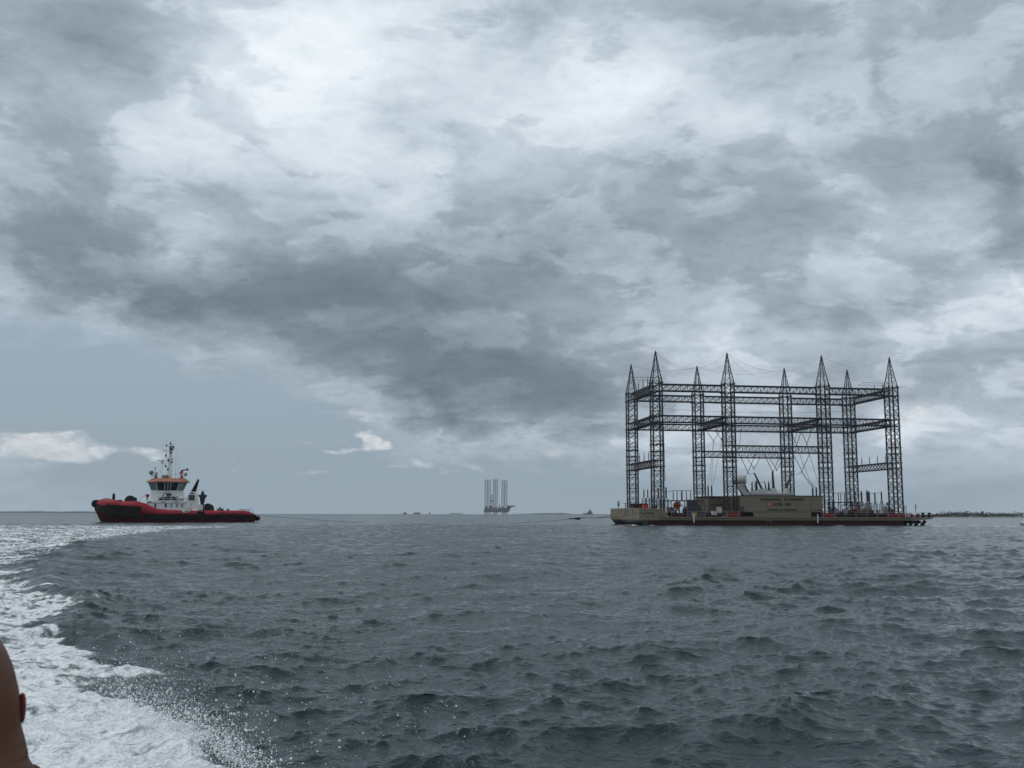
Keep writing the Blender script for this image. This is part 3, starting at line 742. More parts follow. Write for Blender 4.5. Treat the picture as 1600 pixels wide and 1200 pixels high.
MB().span((0, -.06, 1.02), (WL, -.01, 1.10)).build('ledge', tan_d, tw)
for k, (x0, x1, zz) in enumerate(((.14, ol-.02, oz1), (orr+.02, WL-.14, oz2))):
    mb = MB(); mb.span((x0, .5, .05), (x1, .7, .95)); mb.build('louvre_screen', black_r, tw)
    mb = MB(); random.seed(5+k)
    for q in range(6):
        xx = x0+(x1-x0)*(q+.5)/6; mb.bar((xx, .6, .9), (xx+random.uniform(-.15, .15), .6, zz-.1), .10)
    mb.bar((x0, .55, zz*.75), (x1, .55, zz*.8), .08); mb.build('pipework', grey_p, tw)
ink = bpy.data.materials.new('dark_green_lettering'); ink.use_nodes = True; ink.node_tree.nodes['Principled BSDF'].inputs['Base Color'].default_value = (.012, .02, .018, 1)
flagred = bpy.data.materials.new('flag_red'); flagred.use_nodes = True; flagred.node_tree.nodes['Principled BSDF'].inputs['Base Color'].default_value = (.48, .02, .02, 1)
flagwhite = bpy.data.materials.new('flag_white'); flagwhite.use_nodes = True; flagwhite.node_tree.nodes['Principled BSDF'].inputs['Base Color'].default_value = (.8, .8, .8, 1)
def lettering(txt, px0, px1, pyc, hpx, parent, v, base, mat, bold=.012, u_off=0.0, name='lettering', y=-.03):
    cu = bpy.data.curves.new('text', 'FONT'); cu.body = txt; cu.align_x = 'CENTER'; cu.align_y = 'CENTER'; cu.size = 1; cu.offset = bold; cu.extrude = .01; cu.space_word = 1.25
    o = bpy.data.objects.new('text', cu); COL.objects.link(o); bpy.context.view_layer.update()
    me = bpy.data.meshes.new_from_object(o.evaluated_get(bpy.context.evaluated_depsgraph_get())); bpy.data.objects.remove(o)
    co = np.array([v_.co for v_ in me.vertices]); mn, mx = co.min(0), co.max(0)
    w_ = bpx(px1, pyc, v)[0]-bpx(px0, pyc, v)[0]; h_ = hpx/FPX*205
    for v_ in me.vertices:
        c = v_.co; v_.co = Vector(((c.x-(mn[0]+mx[0])/2)*w_/(mx[0]-mn[0]), -c.z, (c.y-(mn[1]+mx[1])/2)*h_/(mx[1]-mn[1])))
    me.materials.clear(); me.materials.append(mat)
    u, z = bpx((px0+px1)/2, pyc, v)
    return link_mesh(name, me, parent, (u-base[0], y, z-base[1]))
BB = (ua, DECK+.03)
lettering('KARADENIZ  POWERSHIP', 1188.5, 1256.5, 780.3, 4.3, tw, wv_, BB, ink, .03)
lettering('ALPER  BEY', 1207, 1237.5, 788, 4.2, tw, wv_, BB, ink, .03)
lettering('POWER OF FRIENDSHIP', 1200, 1245.5, 796.7, 2.9, tw, wv_, BB, ink, .035)
u, z = bpx(1202.3, 787.8, wv_); fx, fz = u-ua, z-DECK-.03
flg = MB().span((fx-.40, -.03, fz-.30), (fx+.40, -.008, fz+.30)).build('flag_panel', flagred, tw)
mb = MB(); n = 14; cc = []
for k in range(n): a = R_(40+280*k/(n-1)); cc.append((-.10+.16*math.cos(a), .16*math.sin(a)))
for k in range(n): a = R_(320-280*k/(n-1)); cc.append((-.06+.125*math.cos(a)*.98, .125*math.sin(a)))
mb2 = MB()
for k in range(n-1):
    p = [cc[k], cc[k+1], cc[2*n-2-k], cc[2*n-1-k]]; mb2.add([(fx+x, -.034, fz+z) for x, z in p], [(0, 1, 2, 3)])
st_ = [(.13+(.07 if k % 2 == 0 else .028)*math.cos(R_(180+36*k)), (.07 if k % 2 == 0 else .028)*math.sin(R_(180+36*k))) for k in range(10)]
mb2.add([(fx+x, -.034, fz+z) for x, z in st_]+[(fx+.13, -.034, fz)], [(k, (k+1) % 10, 10) for k in range(10)])
mb2.build('crescent_and_star', flagwhite, flg)

# low olive building left of it
bv = 5.0; u0, zt2 = bpx(1107, 775.3, bv); u1_ = bpx(1156, 776, bv)[0]; LW = u1_-u0; LH = zt2-DECK-.03
lb = onb('switch_building', 'low olive brown switch building with dark roof lip between the navy screen and lettered wall', 'building', u0, bv)
n = 6
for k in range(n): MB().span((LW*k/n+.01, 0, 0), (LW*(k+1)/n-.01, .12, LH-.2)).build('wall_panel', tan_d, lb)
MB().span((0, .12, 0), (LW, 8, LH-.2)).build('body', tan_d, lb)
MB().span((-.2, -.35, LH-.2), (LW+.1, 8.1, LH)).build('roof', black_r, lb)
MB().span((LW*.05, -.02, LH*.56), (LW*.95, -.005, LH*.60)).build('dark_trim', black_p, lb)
MB().span((LW*.62, -.03, .1), (LW*.74, -.005, LH*.45)).build('door', black_p, lb)
o = onb('equipment_cabinet', 'pale grey upright cabinet against the low olive building', 'cabinet', bpx(1121.5, 795, 3.5)[0], 3.5)
MB().span((0, 0, 0), (.95, .8, 2.0)).build('body', cream_p, o); MB().span((.08, -.03, .15), (.46, -.005, 1.85)).build('door', white_p, o); MB().span((.5, -.03, .15), (.88, -.005, 1.85)).build('door', white_p, o)
MB().span((-.05, -.05, 2.0), (1.0, .85, 2.08)).build('lid', grey_p, o)
for q, px in enumerate((1112.2, 1116.6)):
    o = onb('white_crate', f'small white crate left of the grey cabinet, {"left" if q == 0 else "right"} of the pair', 'crate', bpx(px, 795, 3.2)[0], 3.2, DECK+.03+.35, 'white crates on deck')
    MB().span((0, 0, 0), (.52, .5, .80)).build('body', white_p, o); MB().span((-.03, -.03, .80), (.55, .53, .88)).build('lid', grey_p, o)
    for sx in (.05, .41): MB().span((sx, .05, -.34), (sx+.08, .45, 0)).build('skid', black_r, o)
# dark navy blast screen with sloping right edge
dv = 2.0; a0 = bpx(1075, 805, dv)[0]; z0_ = pz(781, 1080, dv)-DECK
o = onb('navy_screen', 'dark navy steel screen with a sloping right edge, left of the second far tower', 'steel screen', a0, dv)
x1_ = bpx(1088, 790, dv)[0]-a0; x2_ = bpx(1101.5, 803, dv)[0]-a0
MB().prism([(0, 0), (0, z0_), (x1_, z0_*.985), (x2_, .35), (x2_, 0)], 0, .2).build('plate', navy, o)
MB().span((-.2, -.05, 0), (0, .25, z0_+.05)).build('post', tan_d, o)
for k in range(3): MB().span((.02, -.03, .5+k*.85), (x1_+.15*(3-k), -.005, .58+k*.85)).build('stiffener', black_p, o)
# yellow locker in front of it
o = onb('yellow_locker', 'small yellow and grey locker standing in front of the navy screen', 'locker', bpx(1082, 800, -1.2)[0], -1.2)
MB().span((0, 0, .1), (.85, .5, .75)).build('body', yellow_p, o); MB().span((-.05, -.04, .75), (.9, .54, .85)).build('lid', grey_p, o); MB().span((.05, .05, 0), (.2, .45, .1)).span((.65, .05, 0), (.8, .45, .1)).build('skid', black_r, o)
# --- power transformer
tv = 3.6
t0 = bpx(1172, 770, tv)[0]; t1 = bpx(1241, 770, tv)[0]; TLn = t1-t0; zr = pz(769.5, 1200, tv)-DECK-.03
tr = onb('power_transformer', 'large pale grey power transformer with ribbed top, white tank and black bushings', 'transformer', t0, tv)
MB().span((.3, 0, 0), (TLn-.3, 4.6, zr-.35)).build('tank', cream_p, tr)
MB().span((.2, -.15, zr-.35), (TLn-.1, 4.7, zr-.1)).build('lid', cream_p, tr)
rib = MB().span((0, -.28, 0), (.14, 0, .52)).mesh('rib', cream_p)
for k in range(15): link_mesh('rib', rib, tr, (.35+k*(TLn-.9)/14, -.02, zr-.60))
mb = MB()
for k in range(16): mb.bar((.25+k*(TLn-.5)/15, -.1, zr-.1), (.25+k*(TLn-.5)/15, -.1, zr+.45), .04)
mb.bar((.25, -.1, zr+.45), (TLn-.25, -.1, zr+.45), .05); mb.bar((.25, -.1, zr+.2), (TLn-.25, -.1, zr+.2), .04); o = mb.build('top_rail', grey_p, tr)
def bushing(px0, py0, px1, py1, r, v=tv+1.6):
    a = Vector((bpx(px0, py0, v)[0]-t0, v-tv, pz(py0, px0, v)-DECK-.03)); b = Vector((bpx(px1, py1, v)[0]-t0, v-tv, pz(py1, px1, v)-DECK-.03))
    L = (b-a).length; pr = [(r*1.5, -.35), (r*1.5, 0)]
    n_ = max(5, int(L/.28))
    for k in range(n_): f_ = 1-.45*k/n_; pr += [(r*f_*1.15, L*(k+.2)/n_), (r*f_*.8, L*(k+.7)/n_)]
    pr += [(.05, L), (.05, L+.25)]
    o = MB().lathe(a, pr, 10, tuple((b-a).normalized()), False).build('bushing', black_p, tr)
    c0 = Vector((a.x, a.y, zr-.15)); MB().bar(c0, a, r*5.2, r*3.6, n=10).build('bushing_turret', cream_p, tr)
    return BW(t0+b.x, tv+b.y, DECK+.03+b.z)
B1 = bushing(1190, 763.5, 1178.5, 739, .27); B2 = bushing(1208.5, 763, 1207, 736.5, .33); B3 = bushing(1228, 763, 1236.5, 740.5, .27)
B4 = bushing(1175.5, 767, 1175, 753.5, .16); B5 = bushing(1182, 766, 1181.5, 751.5, .34); B6 = bushing(1197, 765, 1194.8, 753, .17); B7 = bushing(1201.5, 766, 1201, 753, .26)
# white conservator drum and its slanting duct
cv_ = tv+1.0
cz = pz(749.5, 1160, cv_)-DECK-.03; rd = 7.3/FPX*207; ca = bpx(1161.5, 750, cv_)[0]-t0
ax = Vector((-1.0, .55, 0)).normalized()
MB().lathe((ca+.3, .3, cz), [(rd*.90, 0), (rd, .08), (rd, 2.6), (rd*.9, 2.75), (rd*.5, 2.9)], 24, tuple(ax)).build('conservator', cream_p, tr)
MB().lathe((ca+.33, .28, cz), [(rd*.55, -.04), (rd*.55, .06)], 20, tuple(ax), False).build('drum_end_plate', white_p, tr)
p0 = Vector((bpx(1153, 759, cv_)[0]-t0, 1.0, pz(758, 1153, cv_)-DECK-.03)); p1 = Vector((bpx(1170, 776, cv_)[0]-t0, 1.0, pz(778, 1170, cv_)-DECK-.03))
for k in range(3): MB().bar(p0+Vector((k*.62-.3, k*.05, 0)), p1+Vector((k*.62-.3, k*.05, 0)), .56).build('duct', cream_p, tr)
MB().bar((ca+.2, .8, cz-rd), (ca+.9, .8, zr), .2).bar((ca-1.6, .9, cz-rd), (ca-.2, .9, zr-.8), .25).build('support_leg', black_r, tr)
MB().tube([(ca+1.5, .6, zr+1.9), (ca+2.2, .6, zr+1.8), (ca+2.3, .6, zr+1.2), (ca+1.6, .6, zr+1.1), (ca+1.5, .6, zr+.1)], .06).build('breather_pipe', grey_p, tr)
wire('jumper', 'thin lead joining the short bushings left of the upright black bushing', B4, B6, .1, .03); wire('jumper', 'thin lead from the white drum to the short left bushing', BW(t0+ca+1.4, tv+.6, pz(758, 1163, cv_)), B4, .15, .03)
wire('jumper', 'thin dropper from the hanging string to the upright black bushing', VS[2], B2, .0, .03)
wire('jumper', 'thin dropper from the hanging string to the left slanting bushing', VS[0], B1, .2, .03); wire('jumper', 'thin dropper from the hanging string to the right slanting bushing', VS[4], B3, .3, .03)

# --- arresters and insulators on lattice pedestals
def insul_profile(r, L, n_=9):
    pr = [(r*.6, 0)]
    for k in range(n_): pr += [(r, L*(k+.15)/n_), (r*.68, L*(k+.7)/n_)]
    return pr+[(r*.5, L)]
def arrester(px, pytop, pymid, pybase, v, r, label, ped='lattice', bulb=False, group='black surge arresters on pedestals'):
    u, zt3 = bpx(px, pytop, v); zm = pz(pymid, px, v); zb_ = DECK+.03
    t = thing('surge_arrester', label, 'surge arrester', BW(u, v, zb_), BROT, group)
    MB().lathe((0, 0, zm-zb_), insul_profile(r, zt3-zm), 10, smooth=False).build('insulator', black_p, t)
    MB().lathe((0, 0, zt3-zb_), [(r*.4, 0), (r*.4, .12), (r*1.0, .14), (r*1.0, .2)], 8).build('terminal', steel, t)
    if bulb: MB().lathe((0, 0, zm-zb_-.45), [(r*1.3, 0), (r*1.9, .12), (r*1.9, .32), (r*1.2, .45)], 10).build('tank', grey_p, t)
    if ped == 'lattice':
        mb = MB(); hh = zm-zb_-(.45 if bulb else 0); w_ = .42
        for a in (-1, 1):
            for b in (-1, 1): MB().bar((a*w_, b*w_, 0), (a*w_*.8, b*w_*.8, hh), .085).build('pedestal_leg', steel_g, t)
        lattice_faces(mb, 2*w_, 1.6*w_, 0, hh, 3, .05, True); o = mb.build('pedestal_lacing', steel_g, t)
    else: MB().lathe((0, 0, 0), [(.18, 0), (.18, zm-zb_-.2), (.3, zm-zb_)], 8).build('pedestal', steel_g, t)
for k, px in enumerate((1006, 1012, 1017.3)): arrester(px, 766, 778, 800, 8.0, .16, 'slim black arrester between the two bow end towers, '+['left', 'middle', 'right'][k]+' of three')
for k, px in enumerate((1028.5, 1040.5)): arrester(px, [764, 762.5][k], 779, 800, 4.0, .22, ['thick black arrester seen through the bow end near tower', 'thick black arrester just right of the bow end near tower'][k])
for k, px in enumerate((1106.3, 1111.8)): arrester(px, 760, 775, 800, 6.0, .20, 'black arrester rising over the left end of the low building, '+['left', 'right'][k]+' one', 'post')
for k, px in enumerate((1269.7, 1275.3, 1281)): arrester(px, 763, 776, 800, 6.0, .22, 'black arrester rising above the right end of the lettered wall, '+['left', 'middle', 'right'][k]+' of three', 'post')
for k, (px, top) in enumerate(((1335.5, 768.5), (1345.8, 768.5), (1354.6, 767.5), (1357.6, 769))): arrester(px, top, 784.5, 803, 5.0+(k == 3)*1.5, [.2, .22, .24, .24][k], 'thick black arrester of the stern yard, '+['inside the last far tower', 'just right of the last far tower', 'left of the closely set pair', 'right of the closely set pair'][k], bulb=(k > 1))
for k, (px, top) in enumerate(((1366.8, 770.5), (1377, 769.5))): arrester(px, top, 783.5, 803, 4.0, .18, 'tapered black arrester on a round grey tank, '+['left', 'right'][k]+' one, left of the last near tower', bulb=True)
arrester(1386.5, 786.5, 789, 803, 4.0, .3, 'short capped grey pedestal beside the last near tower')
wire('busbar', 'thin bus wire along the tops of the stern yard arresters', BW(*[bpx(1325, 771, 5)[0], 5, bpx(1325, 771, 5)[1]]), BW(*[bpx(1377, 769.5, 5)[0], 5, bpx(1377, 769.5, 5)[1]]), .25, .03)

# --- disconnector frames
def disconnector(pxs, pytop, pyt, px0, px1, v, label):
    a = bpx(px0, 790, v)[0]; b = bpx(px1, 790, v)[0]; zt4 = pz(pyt, (px0+px1)/2, v)-DECK-.03; L = b-a
    t = onb('disconnector', label, 'switchgear', a, v)
    n_ = 5
    for k in range(n_+1):
        for y in (0, 2.0): MB().bar((L*k/n_, y, 0), (L*k/n_, y, zt4), .13).build('frame_leg', steel, t)
    for y in (0, 2.0):
        MB().bar((0, y, zt4), (L, y, zt4), .2).build('frame_beam', steel, t)
    mb = MB()
    for k in range(n_):
        if k % 2 == 0: mb.bar((L*k/n_, 0, .1), (L*(k+1)/n_, 0, zt4), .07); mb.bar((L*(k+1)/n_, 0, .1), (L*k/n_, 0, zt4), .07)
        mb.bar((L*k/n_, 0, zt4), (L*k/n_, 2.0, zt4), .12)
    mb.build('frame_bracing', steel, t)
    tops = []
    for px in pxs:
        u, z_ = bpx(px, pytop, v+1); x = u-a; z_ = z_-DECK-.03
        MB().lathe((x, 1.0, zt4+.1), insul_profile(.13, z_-zt4-.15, 11), 8, smooth=False).build('insulator', steel_g, t); tops.append((x, z_))
        MB().bar((x, 1, z_), (x+.5, 1, z_+.12), .07).build('contact_arm', steel, t)
    MB().tube([(tops[0][0]-1.4, 1, tops[0][1]-.25)]+[(x, 1, z_+.05) for x, z_ in tops], .045, 4).build('contact_bar', steel, t)
disconnector((1051.8, 1057.8, 1064.5, 1065.8, 1072.3, 1079), 767, 782.5, 1036, 1100, 5.0, 'long disconnector frame with upright insulators, between bow end tower and navy screen')
disconnector((1309.8, 1313.5, 1319.3, 1323.2), 770.5, 785, 1301, 1348, 6.0, 'disconnector frame with four upright insulators in the stern yard')
disconnector((1330, 1341), 776, 789, 1322, 1360, 12.0, 'second lower disconnector frame at the far side of the stern yard')

# --- many small cabinets, valves and drums among the frames
random.seed(8)
def cabinet(u, v, w_, d_, h_, mat, label, cat='cabinet', grp=None):
    t = onb('deck_cabinet', label, cat, u, v, DECK+.03, grp); MB().span((0, 0, .12), (w_, d_, h_)).build('body', mat, t)
    MB().span((-.03, -.03, h_), (w_+.03, d_+.03, h_+.06)).build('lid', grey_p, t); MB().span((.05*w_, -.025, .25), (.46*w_, -.004, h_-.12)).build('door', mat, t); MB().span((.54*w_, -.025, .25), (.95*w_, -.004, h_-.12)).build('door', mat, t)
    MB().span((.05, .05, 0), (w_-.05, d_-.05, .12)).build('plinth', black_r, t)
cabs = [(1050, 1.2, 1.3, grey_p, 'grey cabinet under the left part of the long disconnector frame'), (1068, 1.3, 1.6, black_p, 'black cabinet under the right part of the long disconnector frame'), (1305, 1.2, 1.9, grey_p, 'grey cabinet right of the third near tower'),
        (1312, 1.0, 1.1, black_p, 'low black cabinet under the stern disconnector'), (1318, 1.3, 1.8, grey_p, 'pale cabinet under the stern disconnector'), (1326, 1.0, 1.5, plum_c, 'dark red cabinet left of the last far tower'),
        (1334, .8, 1.9, red_b, 'taller dark red cabinet in front of the last far tower'), (1341, 1.6, 1.3, ochre_p, 'yellow ochre cabinet in front of the stern arresters'), (1349, .9, 1.7, rust_p, 'rusty orange cabinet in front of the stern arresters'),
        (1361, .9, 1.4, plum_c, 'plum coloured cabinet right of the paired arresters'), (1371, .9, 1.5, cream_p, 'pale cabinet between the tapered arresters'), (1392, .8, 1.9, plum_c, 'plum cabinet at the foot of the last near tower')]
for px, w_, h_, m_, l_ in cabs: cabinet(bpx(px, 800, 4.2)[0], 4.2, w_*.8, .7, .5+h_*.62, m_, l_)
for k, (px, v) in enumerate(((1296, 6), (1330, 9), (1352, 9), (1381, 7), (1043, 9), (1070, 9))):
    u = bpx(px, 800, v)[0]; t = onb('cooling_bank', 'grey finned cooler among the frames '+['right of the lettered wall', 'behind the last far tower', 'behind the paired arresters', 'near the last near tower', 'behind the bow end near tower', 'behind the navy screen'][k], 'cooler', u, v)
    for q in range(6): MB().span((q*.3, 0, .7), (q*.3+.1, .8, 2.0+.2*(k % 2))).build('fin', cream_p if k % 2 else grey_p, t)
    MB().bar((-.05, .4, .8), (1.7, .4, .8), .16).bar((-.05, .4, 1.9), (1.7, .4, 1.9), .16).build('header_pipe', grey_p, t)
    for q in (0.1, 1.5): MB().bar((q, .4, 0), (q, .4, .72), .12).build('leg', steel, t)
# orange valve wheel assembly
u, z = bpx(1058, 789.5, 2.0); t = onb('orange_winch', 'rusty orange winch drum left of the navy screen', 'winch', u, 2.0, DECK+.03)
zc = z-DECK-.03
MB().lathe((0, -.25, zc), [(.75, 0), (.75, .1), (.3, .12), (.3, .5), (.75, .52), (.75, .62)], 10, (0, 1, 0), False).build('drum', orange_p, t)
MB().bar((-.6, 0, 0), (-.1, 0, zc), .16).bar((.6, 0, 0), (.1, 0, zc), .16).build('stand', red_b, t); MB().bar((-1.1, -.3, zc), (1.1, -.3, zc), .15).bar((0, -.3, zc-1.0), (0, -.3, zc+1.0), .15).build('handwheel', red_b, t)
# --- deckhouse and signals at the bow
hv = 8.0; u, zt5 = bpx(987, 786.5, hv); ue = bpx(1011, 790, hv)[0]; hh = zt5-DECK-.03
t = onb('bow_deckhouse', 'small brown deckhouse with flat roof behind the bow bulwark', 'deckhouse', u, hv)
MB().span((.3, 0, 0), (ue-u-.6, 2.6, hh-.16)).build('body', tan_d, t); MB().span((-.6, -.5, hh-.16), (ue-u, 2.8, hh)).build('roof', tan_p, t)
MB().span((.6, -.03, hh-.9), (1.5, -.005, hh-.3)).build('window', glass_d, t)
MB().bar((-1.3, .2, 0), (-1.3, .2, hh-.1), .14).bar((-.4, .2, 0), (-.4, .2, hh-.1), .1).bar((-1.8, .2, hh-.05), (.0, .2, hh-.05), .1).build('awning_frame', steel, t)
u, z = bpx(1005.5, 791, .5); t = onb('red_life_raft_box', 'bright red box standing right of the bow deckhouse', 'box', u, .5, z-.45); MB().span((0, 0, 0), (1.0, .8, .78)).build('body', bright_red, t); MB().span((-.04, -.04, .78), (1.04, .84, .86)).build('lid', red_b, t)
MB().span((.1, .1, -(z-.45-DECK)), (.2, .7, 0)).span((.8, .1, -(z-.45-DECK)), (.9, .7, 0)).build('stand', steel, t)
u, z = bpx(1021.5, 792, .5); t = onb('red_valve_box', 'dull red box beside the bow end near tower', 'box', u, .5, z-.3); MB().span((0, 0, 0), (.7, .6, .6)).build('body', red_b, t); MB().span((.2, .1, -(z-.3-DECK)), (.4, .5, 0)).build('stand', steel, t)
vd, z = bvx(966.2, 783, uL+.5); u = uL+.5
t = thing('bow_day_shape', 'grey drum shaped signal on a short pole at the bow of the barge', 'signal', BW(u, vd, DECK+.03), BROT)
MB().bar((0, 0, 0), (0, 0, z-DECK-1.2), .09).build('pole', steel_g, t); MB().lathe((0, 0, z-DECK-1.25), [(.08, 0), (.22, .25), (.27, .45), (.27, 1.2), (.2, 1.25)], 12).build('drum', grey_p, t)
bs = MB().lathe((0, 0, 0), [(.3, 0), (.3, .75), (.38, .8), (.38, .92)], 12).mesh('bollard', black_r)
for k, px in enumerate((1442, 1452)):
    for q, v in enumerate((-.9, 19.5)):
        o = link_mesh('mooring_bollard', bs, None, BW(bpx(px, 803, v)[0], v, DECK+.03), BROT); tag(o, f'stout black bollard on the stern deck, {["left", "right"][k]} one on the {["near", "far"][q]} side', 'bollard', 'black bollards on the stern')
u = bpx(1430.7, 800, 1.0)[0]; t = onb('stern_flagpole', 'thin stern flagpole with a small dark limp flag', 'flagpole', u, 1.0)
zf = pz(788.5, 1430, 1)-DECK-.03
MB().bar((0, 0, 0), (0, 0, zf+.3), .07).build('pole', steel_g, t); MB().add([(.05, 0, zf), (.28, .1, zf-.1), (.15, -.05, zf-.5), (.3, .05, zf-.9), (.03, .03, zf-.8)], [(0, 1, 2, 3, 4)]).build('flag', navy_c, t)
for k, (px, m_, l_) in enumerate(((1422, red_b, 'red box on the stern deck left of the flagpole'), (1425.5, white_p, 'white life raft canister left of the flagpole'), (1432.5, red_b, 'red box on the stern deck right of the flagpole'), (1418, cream_p, 'pale box at the start of the stern deck'))):
    u = bpx(px, 803, .2)[0]; t = onb('deck_box', l_, 'box', u, .2)
    if k == 1: MB().lathe((0, 0, .55), [(.1, 0), (.28, .1), (.28, .8), (.1, .9)], 10, (1, 0, 0)).build('canister', m_, t); MB().span((.1, -.2, 0), (.2, .2, .3)).span((.7, -.2, 0), (.8, .2, .3)).build('cradle', steel, t)
    else: MB().span((0, 0, .1), (.6, .5, .7)).build('body', m_, t); MB().span((-.03, -.03, .7), (.63, .53, .78)).build('lid', grey_p, t); MB().span((.05, .05, 0), (.55, .45, .1)).build('skid', black_r, t)
u = bpx(1412.5, 800, .5)[0]; t = onb('gangway', 'folded grey gangway standing upright right of the last near tower', 'gangway', u, .5)
MB().bar((0, 0, 0), (.15, 0, 2.4), .1).bar((.45, 0, 0), (.55, 0, 2.5), .1).build('side_rail', steel_g, t); MB().bar((.02, 0, .5), (.48, 0, .5), .07).bar((.06, 0, 1.1), (.5, 0, 1.1), .07).bar((.1, 0, 1.8), (.52, 0, 1.8), .07).build('step', steel_g, t)

# ------------------------------------------------------------------ the red tug, in its own frame (u from bow to stern, v away, z up)
TY = math.radians(18.5); TC, TS = math.cos(TY), math.sin(TY)
TO = at_depth(143, 816, 241.0); TO.z = 0
TROT = (0, 0, TY)
def TWp(u, v, z=0.0): return Vector((TO.x+u*TC-v*TS, TO.y+u*TS+v*TC, z))
def tpx(px, py, v):
    d = ray(px, py); k = d.x/d.y
    u = (k*(TO.y+v*TC)-TO.x+v*TS)/(TC-k*TS); Y = TO.y+u*TS+v*TC
    return u, CAMH+d.z/d.y*Y
tug = thing('tugboat', 'red hulled tugboat with white wheelhouse and black bow fender, towing at the left', 'tugboat', TWp(0, 0), TROT)
# px, half breadth at deck, at waterline, bulwark top, fender height, bottom
ST = [(149, .9, .25, 786.5, 796, 797), (154, 2.2, .7, 783, 798, 806), (160, 3.3, 1.3, 780, 799.5, 816), (168, 4.2, 2.5, 778.2, 801, None), (180, 5.0, 3.6, 780.3, 802, None), (192, 5.3, 4.3, 783.2, 803, None),
      (205, 5.5, 4.8, 783.0, 804, None), (216, 5.6, 5.1, 783.0, 804.8, None), (228, 5.7, 5.3, 786.6, 805.5, None), (238, 5.7, 5.4, 791.5, 806, None), (247, 5.7, 5.4, 795, 806.3, None), (262, 5.7, 5.5, 796.6, 806.6, None),
      (285, 5.7, 5.5, 797.2, 806.8, None), (308, 5.7, 5.5, 797.6, 807, None), (330, 5.7, 5.5, 797.6, 807, None), (355, 5.6, 5.4, 797.6, 807, None), (378, 5.3, 5.0, 797.8, 807, None), (387, 4.9, 4.4, 799.3, 807, None), (393, 4.3, 3.4, 802.2, 807, None), (398, 3.4, 2.0, 804.8, 807.5, 814)]
def st_u(s): return tpx(s[0], s[3], -s[1] if False else 0)[0]
def st_z(py, s): return tpx(s[0], py, -s[1])[1]
stn = [dict(u=tpx(s[0], s[3], 0)[0], bd=s[1], bw=s[2], zt=st_z(s[3], s), zf=st_z(s[4], s), zb=(-1.2 if s[5] is None else st_z(s[5], s))) for s in ST]
# a ring per station would swing with the beam, so near side pixels are matched along the centreline
def loft(rows, name, mat, parent, closed=True, smooth=True, solid=None):
    nr = len(rows); nc = len(rows[0]); vs = [p for r in rows for p in r]; fs = []
    for i in range(nr-1):
        for j in range(nc-1): fs.append((i*nc+j, i*nc+j+1, (i+1)*nc+j+1, (i+1)*nc+j))
    if closed: fs += [tuple(range(nc)), tuple((nr-1)*nc+j for j in reversed(range(nc)))]
    mb = MB(); mb.add(vs, fs, smooth); o = mb.build(name, mat, parent)
    if solid: m = o.modifiers.new('s', 'SOLIDIFY'); m.thickness = solid; m.offset = 0
    return o
def fine(key, n=4):
    us = [s['u'] for s in stn]; out = []
    for a, b in zip(stn[:-1], stn[1:]):
        for k in range(n):
            t = k/n; out.append({q: a[q]*(1-t)+b[q]*t for q in a})
    out.append(stn[-1]); return out
FS = fine(0)
rows = [[(s['u'], -s['bd'], s['zf']), (s['u'], -(s['bw']*.6+s['bd']*.4), s['zb']*.45+s['zf']*.55), (s['u'], -s['bw'], max(s['zb'], 0)), (s['u'], -s['bw']*.75, s['zb']), (s['u'], s['bw']*.75, s['zb']),
         (s['u'], s['bw'], max(s['zb'], 0)), (s['u'], (s['bw']*.6+s['bd']*.4), s['zb']*.45+s['zf']*.55), (s['u'], s['bd'], s['zf'])] for s in FS]
loft(rows, 'lower_hull', dred_p, tug)
for sg in (-1, 1):
    rows = [[(s['u'], sg*(s['bd']+.04), s['zf']-.1), (s['u'], sg*(s['bd']+.0), (s['zf']+s['zt'])/2), (s['u'], sg*max(.3, s['bd']-.25), s['zt'])] for s in FS]
    loft(rows, 'bulwark', red_p, tug, closed=False, solid=.12)
e = FS[0]; MB().span((e['u']-.05, -e['bd'], e['zf']-.1), (e['u']+.1, e['bd'], e['zt']-.1)).build('stem_plate', red_p, tug)
e = FS[-1]; MB().prism([(e['u']-.1, e['zf']-.1), (e['u']+.5, e['zf']-.1), (e['u']-.05, e['zt'])], -e['bd'], e['bd']).build('stern_plate', red_p, tug)
rows = [[(s['u'], -s['bd'], max(s['zf'], s['zt']-1.0)), (s['u'], s['bd'], max(s['zf'], s['zt']-1.0))] for s in FS]; loft(rows, 'deck', red_b, tug, closed=False, smooth=False, solid=.06)
# fenders
def band(s0, s1, zt_f, zb_f, out, name):
    sel = [s for s in FS if s0 <= s['u'] <= s1]
    for sg in (-1, 1):
        rows = [[(s['u'], sg*(s['bd']-.1), zb_f(s)), (s['u'], sg*(s['bd']+out), zb_f(s)+.08), (s['u'], sg*(s['bd']+out), zt_f(s)-.08), (s['u'], sg*(s['bd']-.1), zt_f(s))] for s in sel]
        loft(rows, name, black_r, tug, closed=True, smooth=False)
ub = tpx(223, 795, -5.5)[0]
band(-1, ub, lambda s: s['zf']+(2.05 if s['u'] > 3 else 1.6), lambda s: s['zf']-.15-.12*min(s['u'], 4), .38, 'bow_fender')
band(ub, 99, lambda s: s['zf']+.42, lambda s: s['zf']-.08, .28, 'side_fender')
band(ub, 99, lambda s: s['zf']+.52, lambda s: s['zf']+.44, .34, 'side_cap')
z1, z2 = tpx(147, 781.3, 0)[1], tpx(147, 793, 0)[1]
MB().lathe((.75, -1.5, (z1+z2)/2), [(.72, 0), (.95, .15), (.95, 2.85), (.72, 3.0)], 14, (0, 1, 0)).build('push_fender', black_r, tug)
MB().span((.5, -1.5, z1-.6), (1.6, 1.5, z1-.02)).build('push_fender_block', black_r, tug)
z1 = tpx(402, 806.5, 0)[1]; us_ = tpx(401.5, 808, 0)[0]
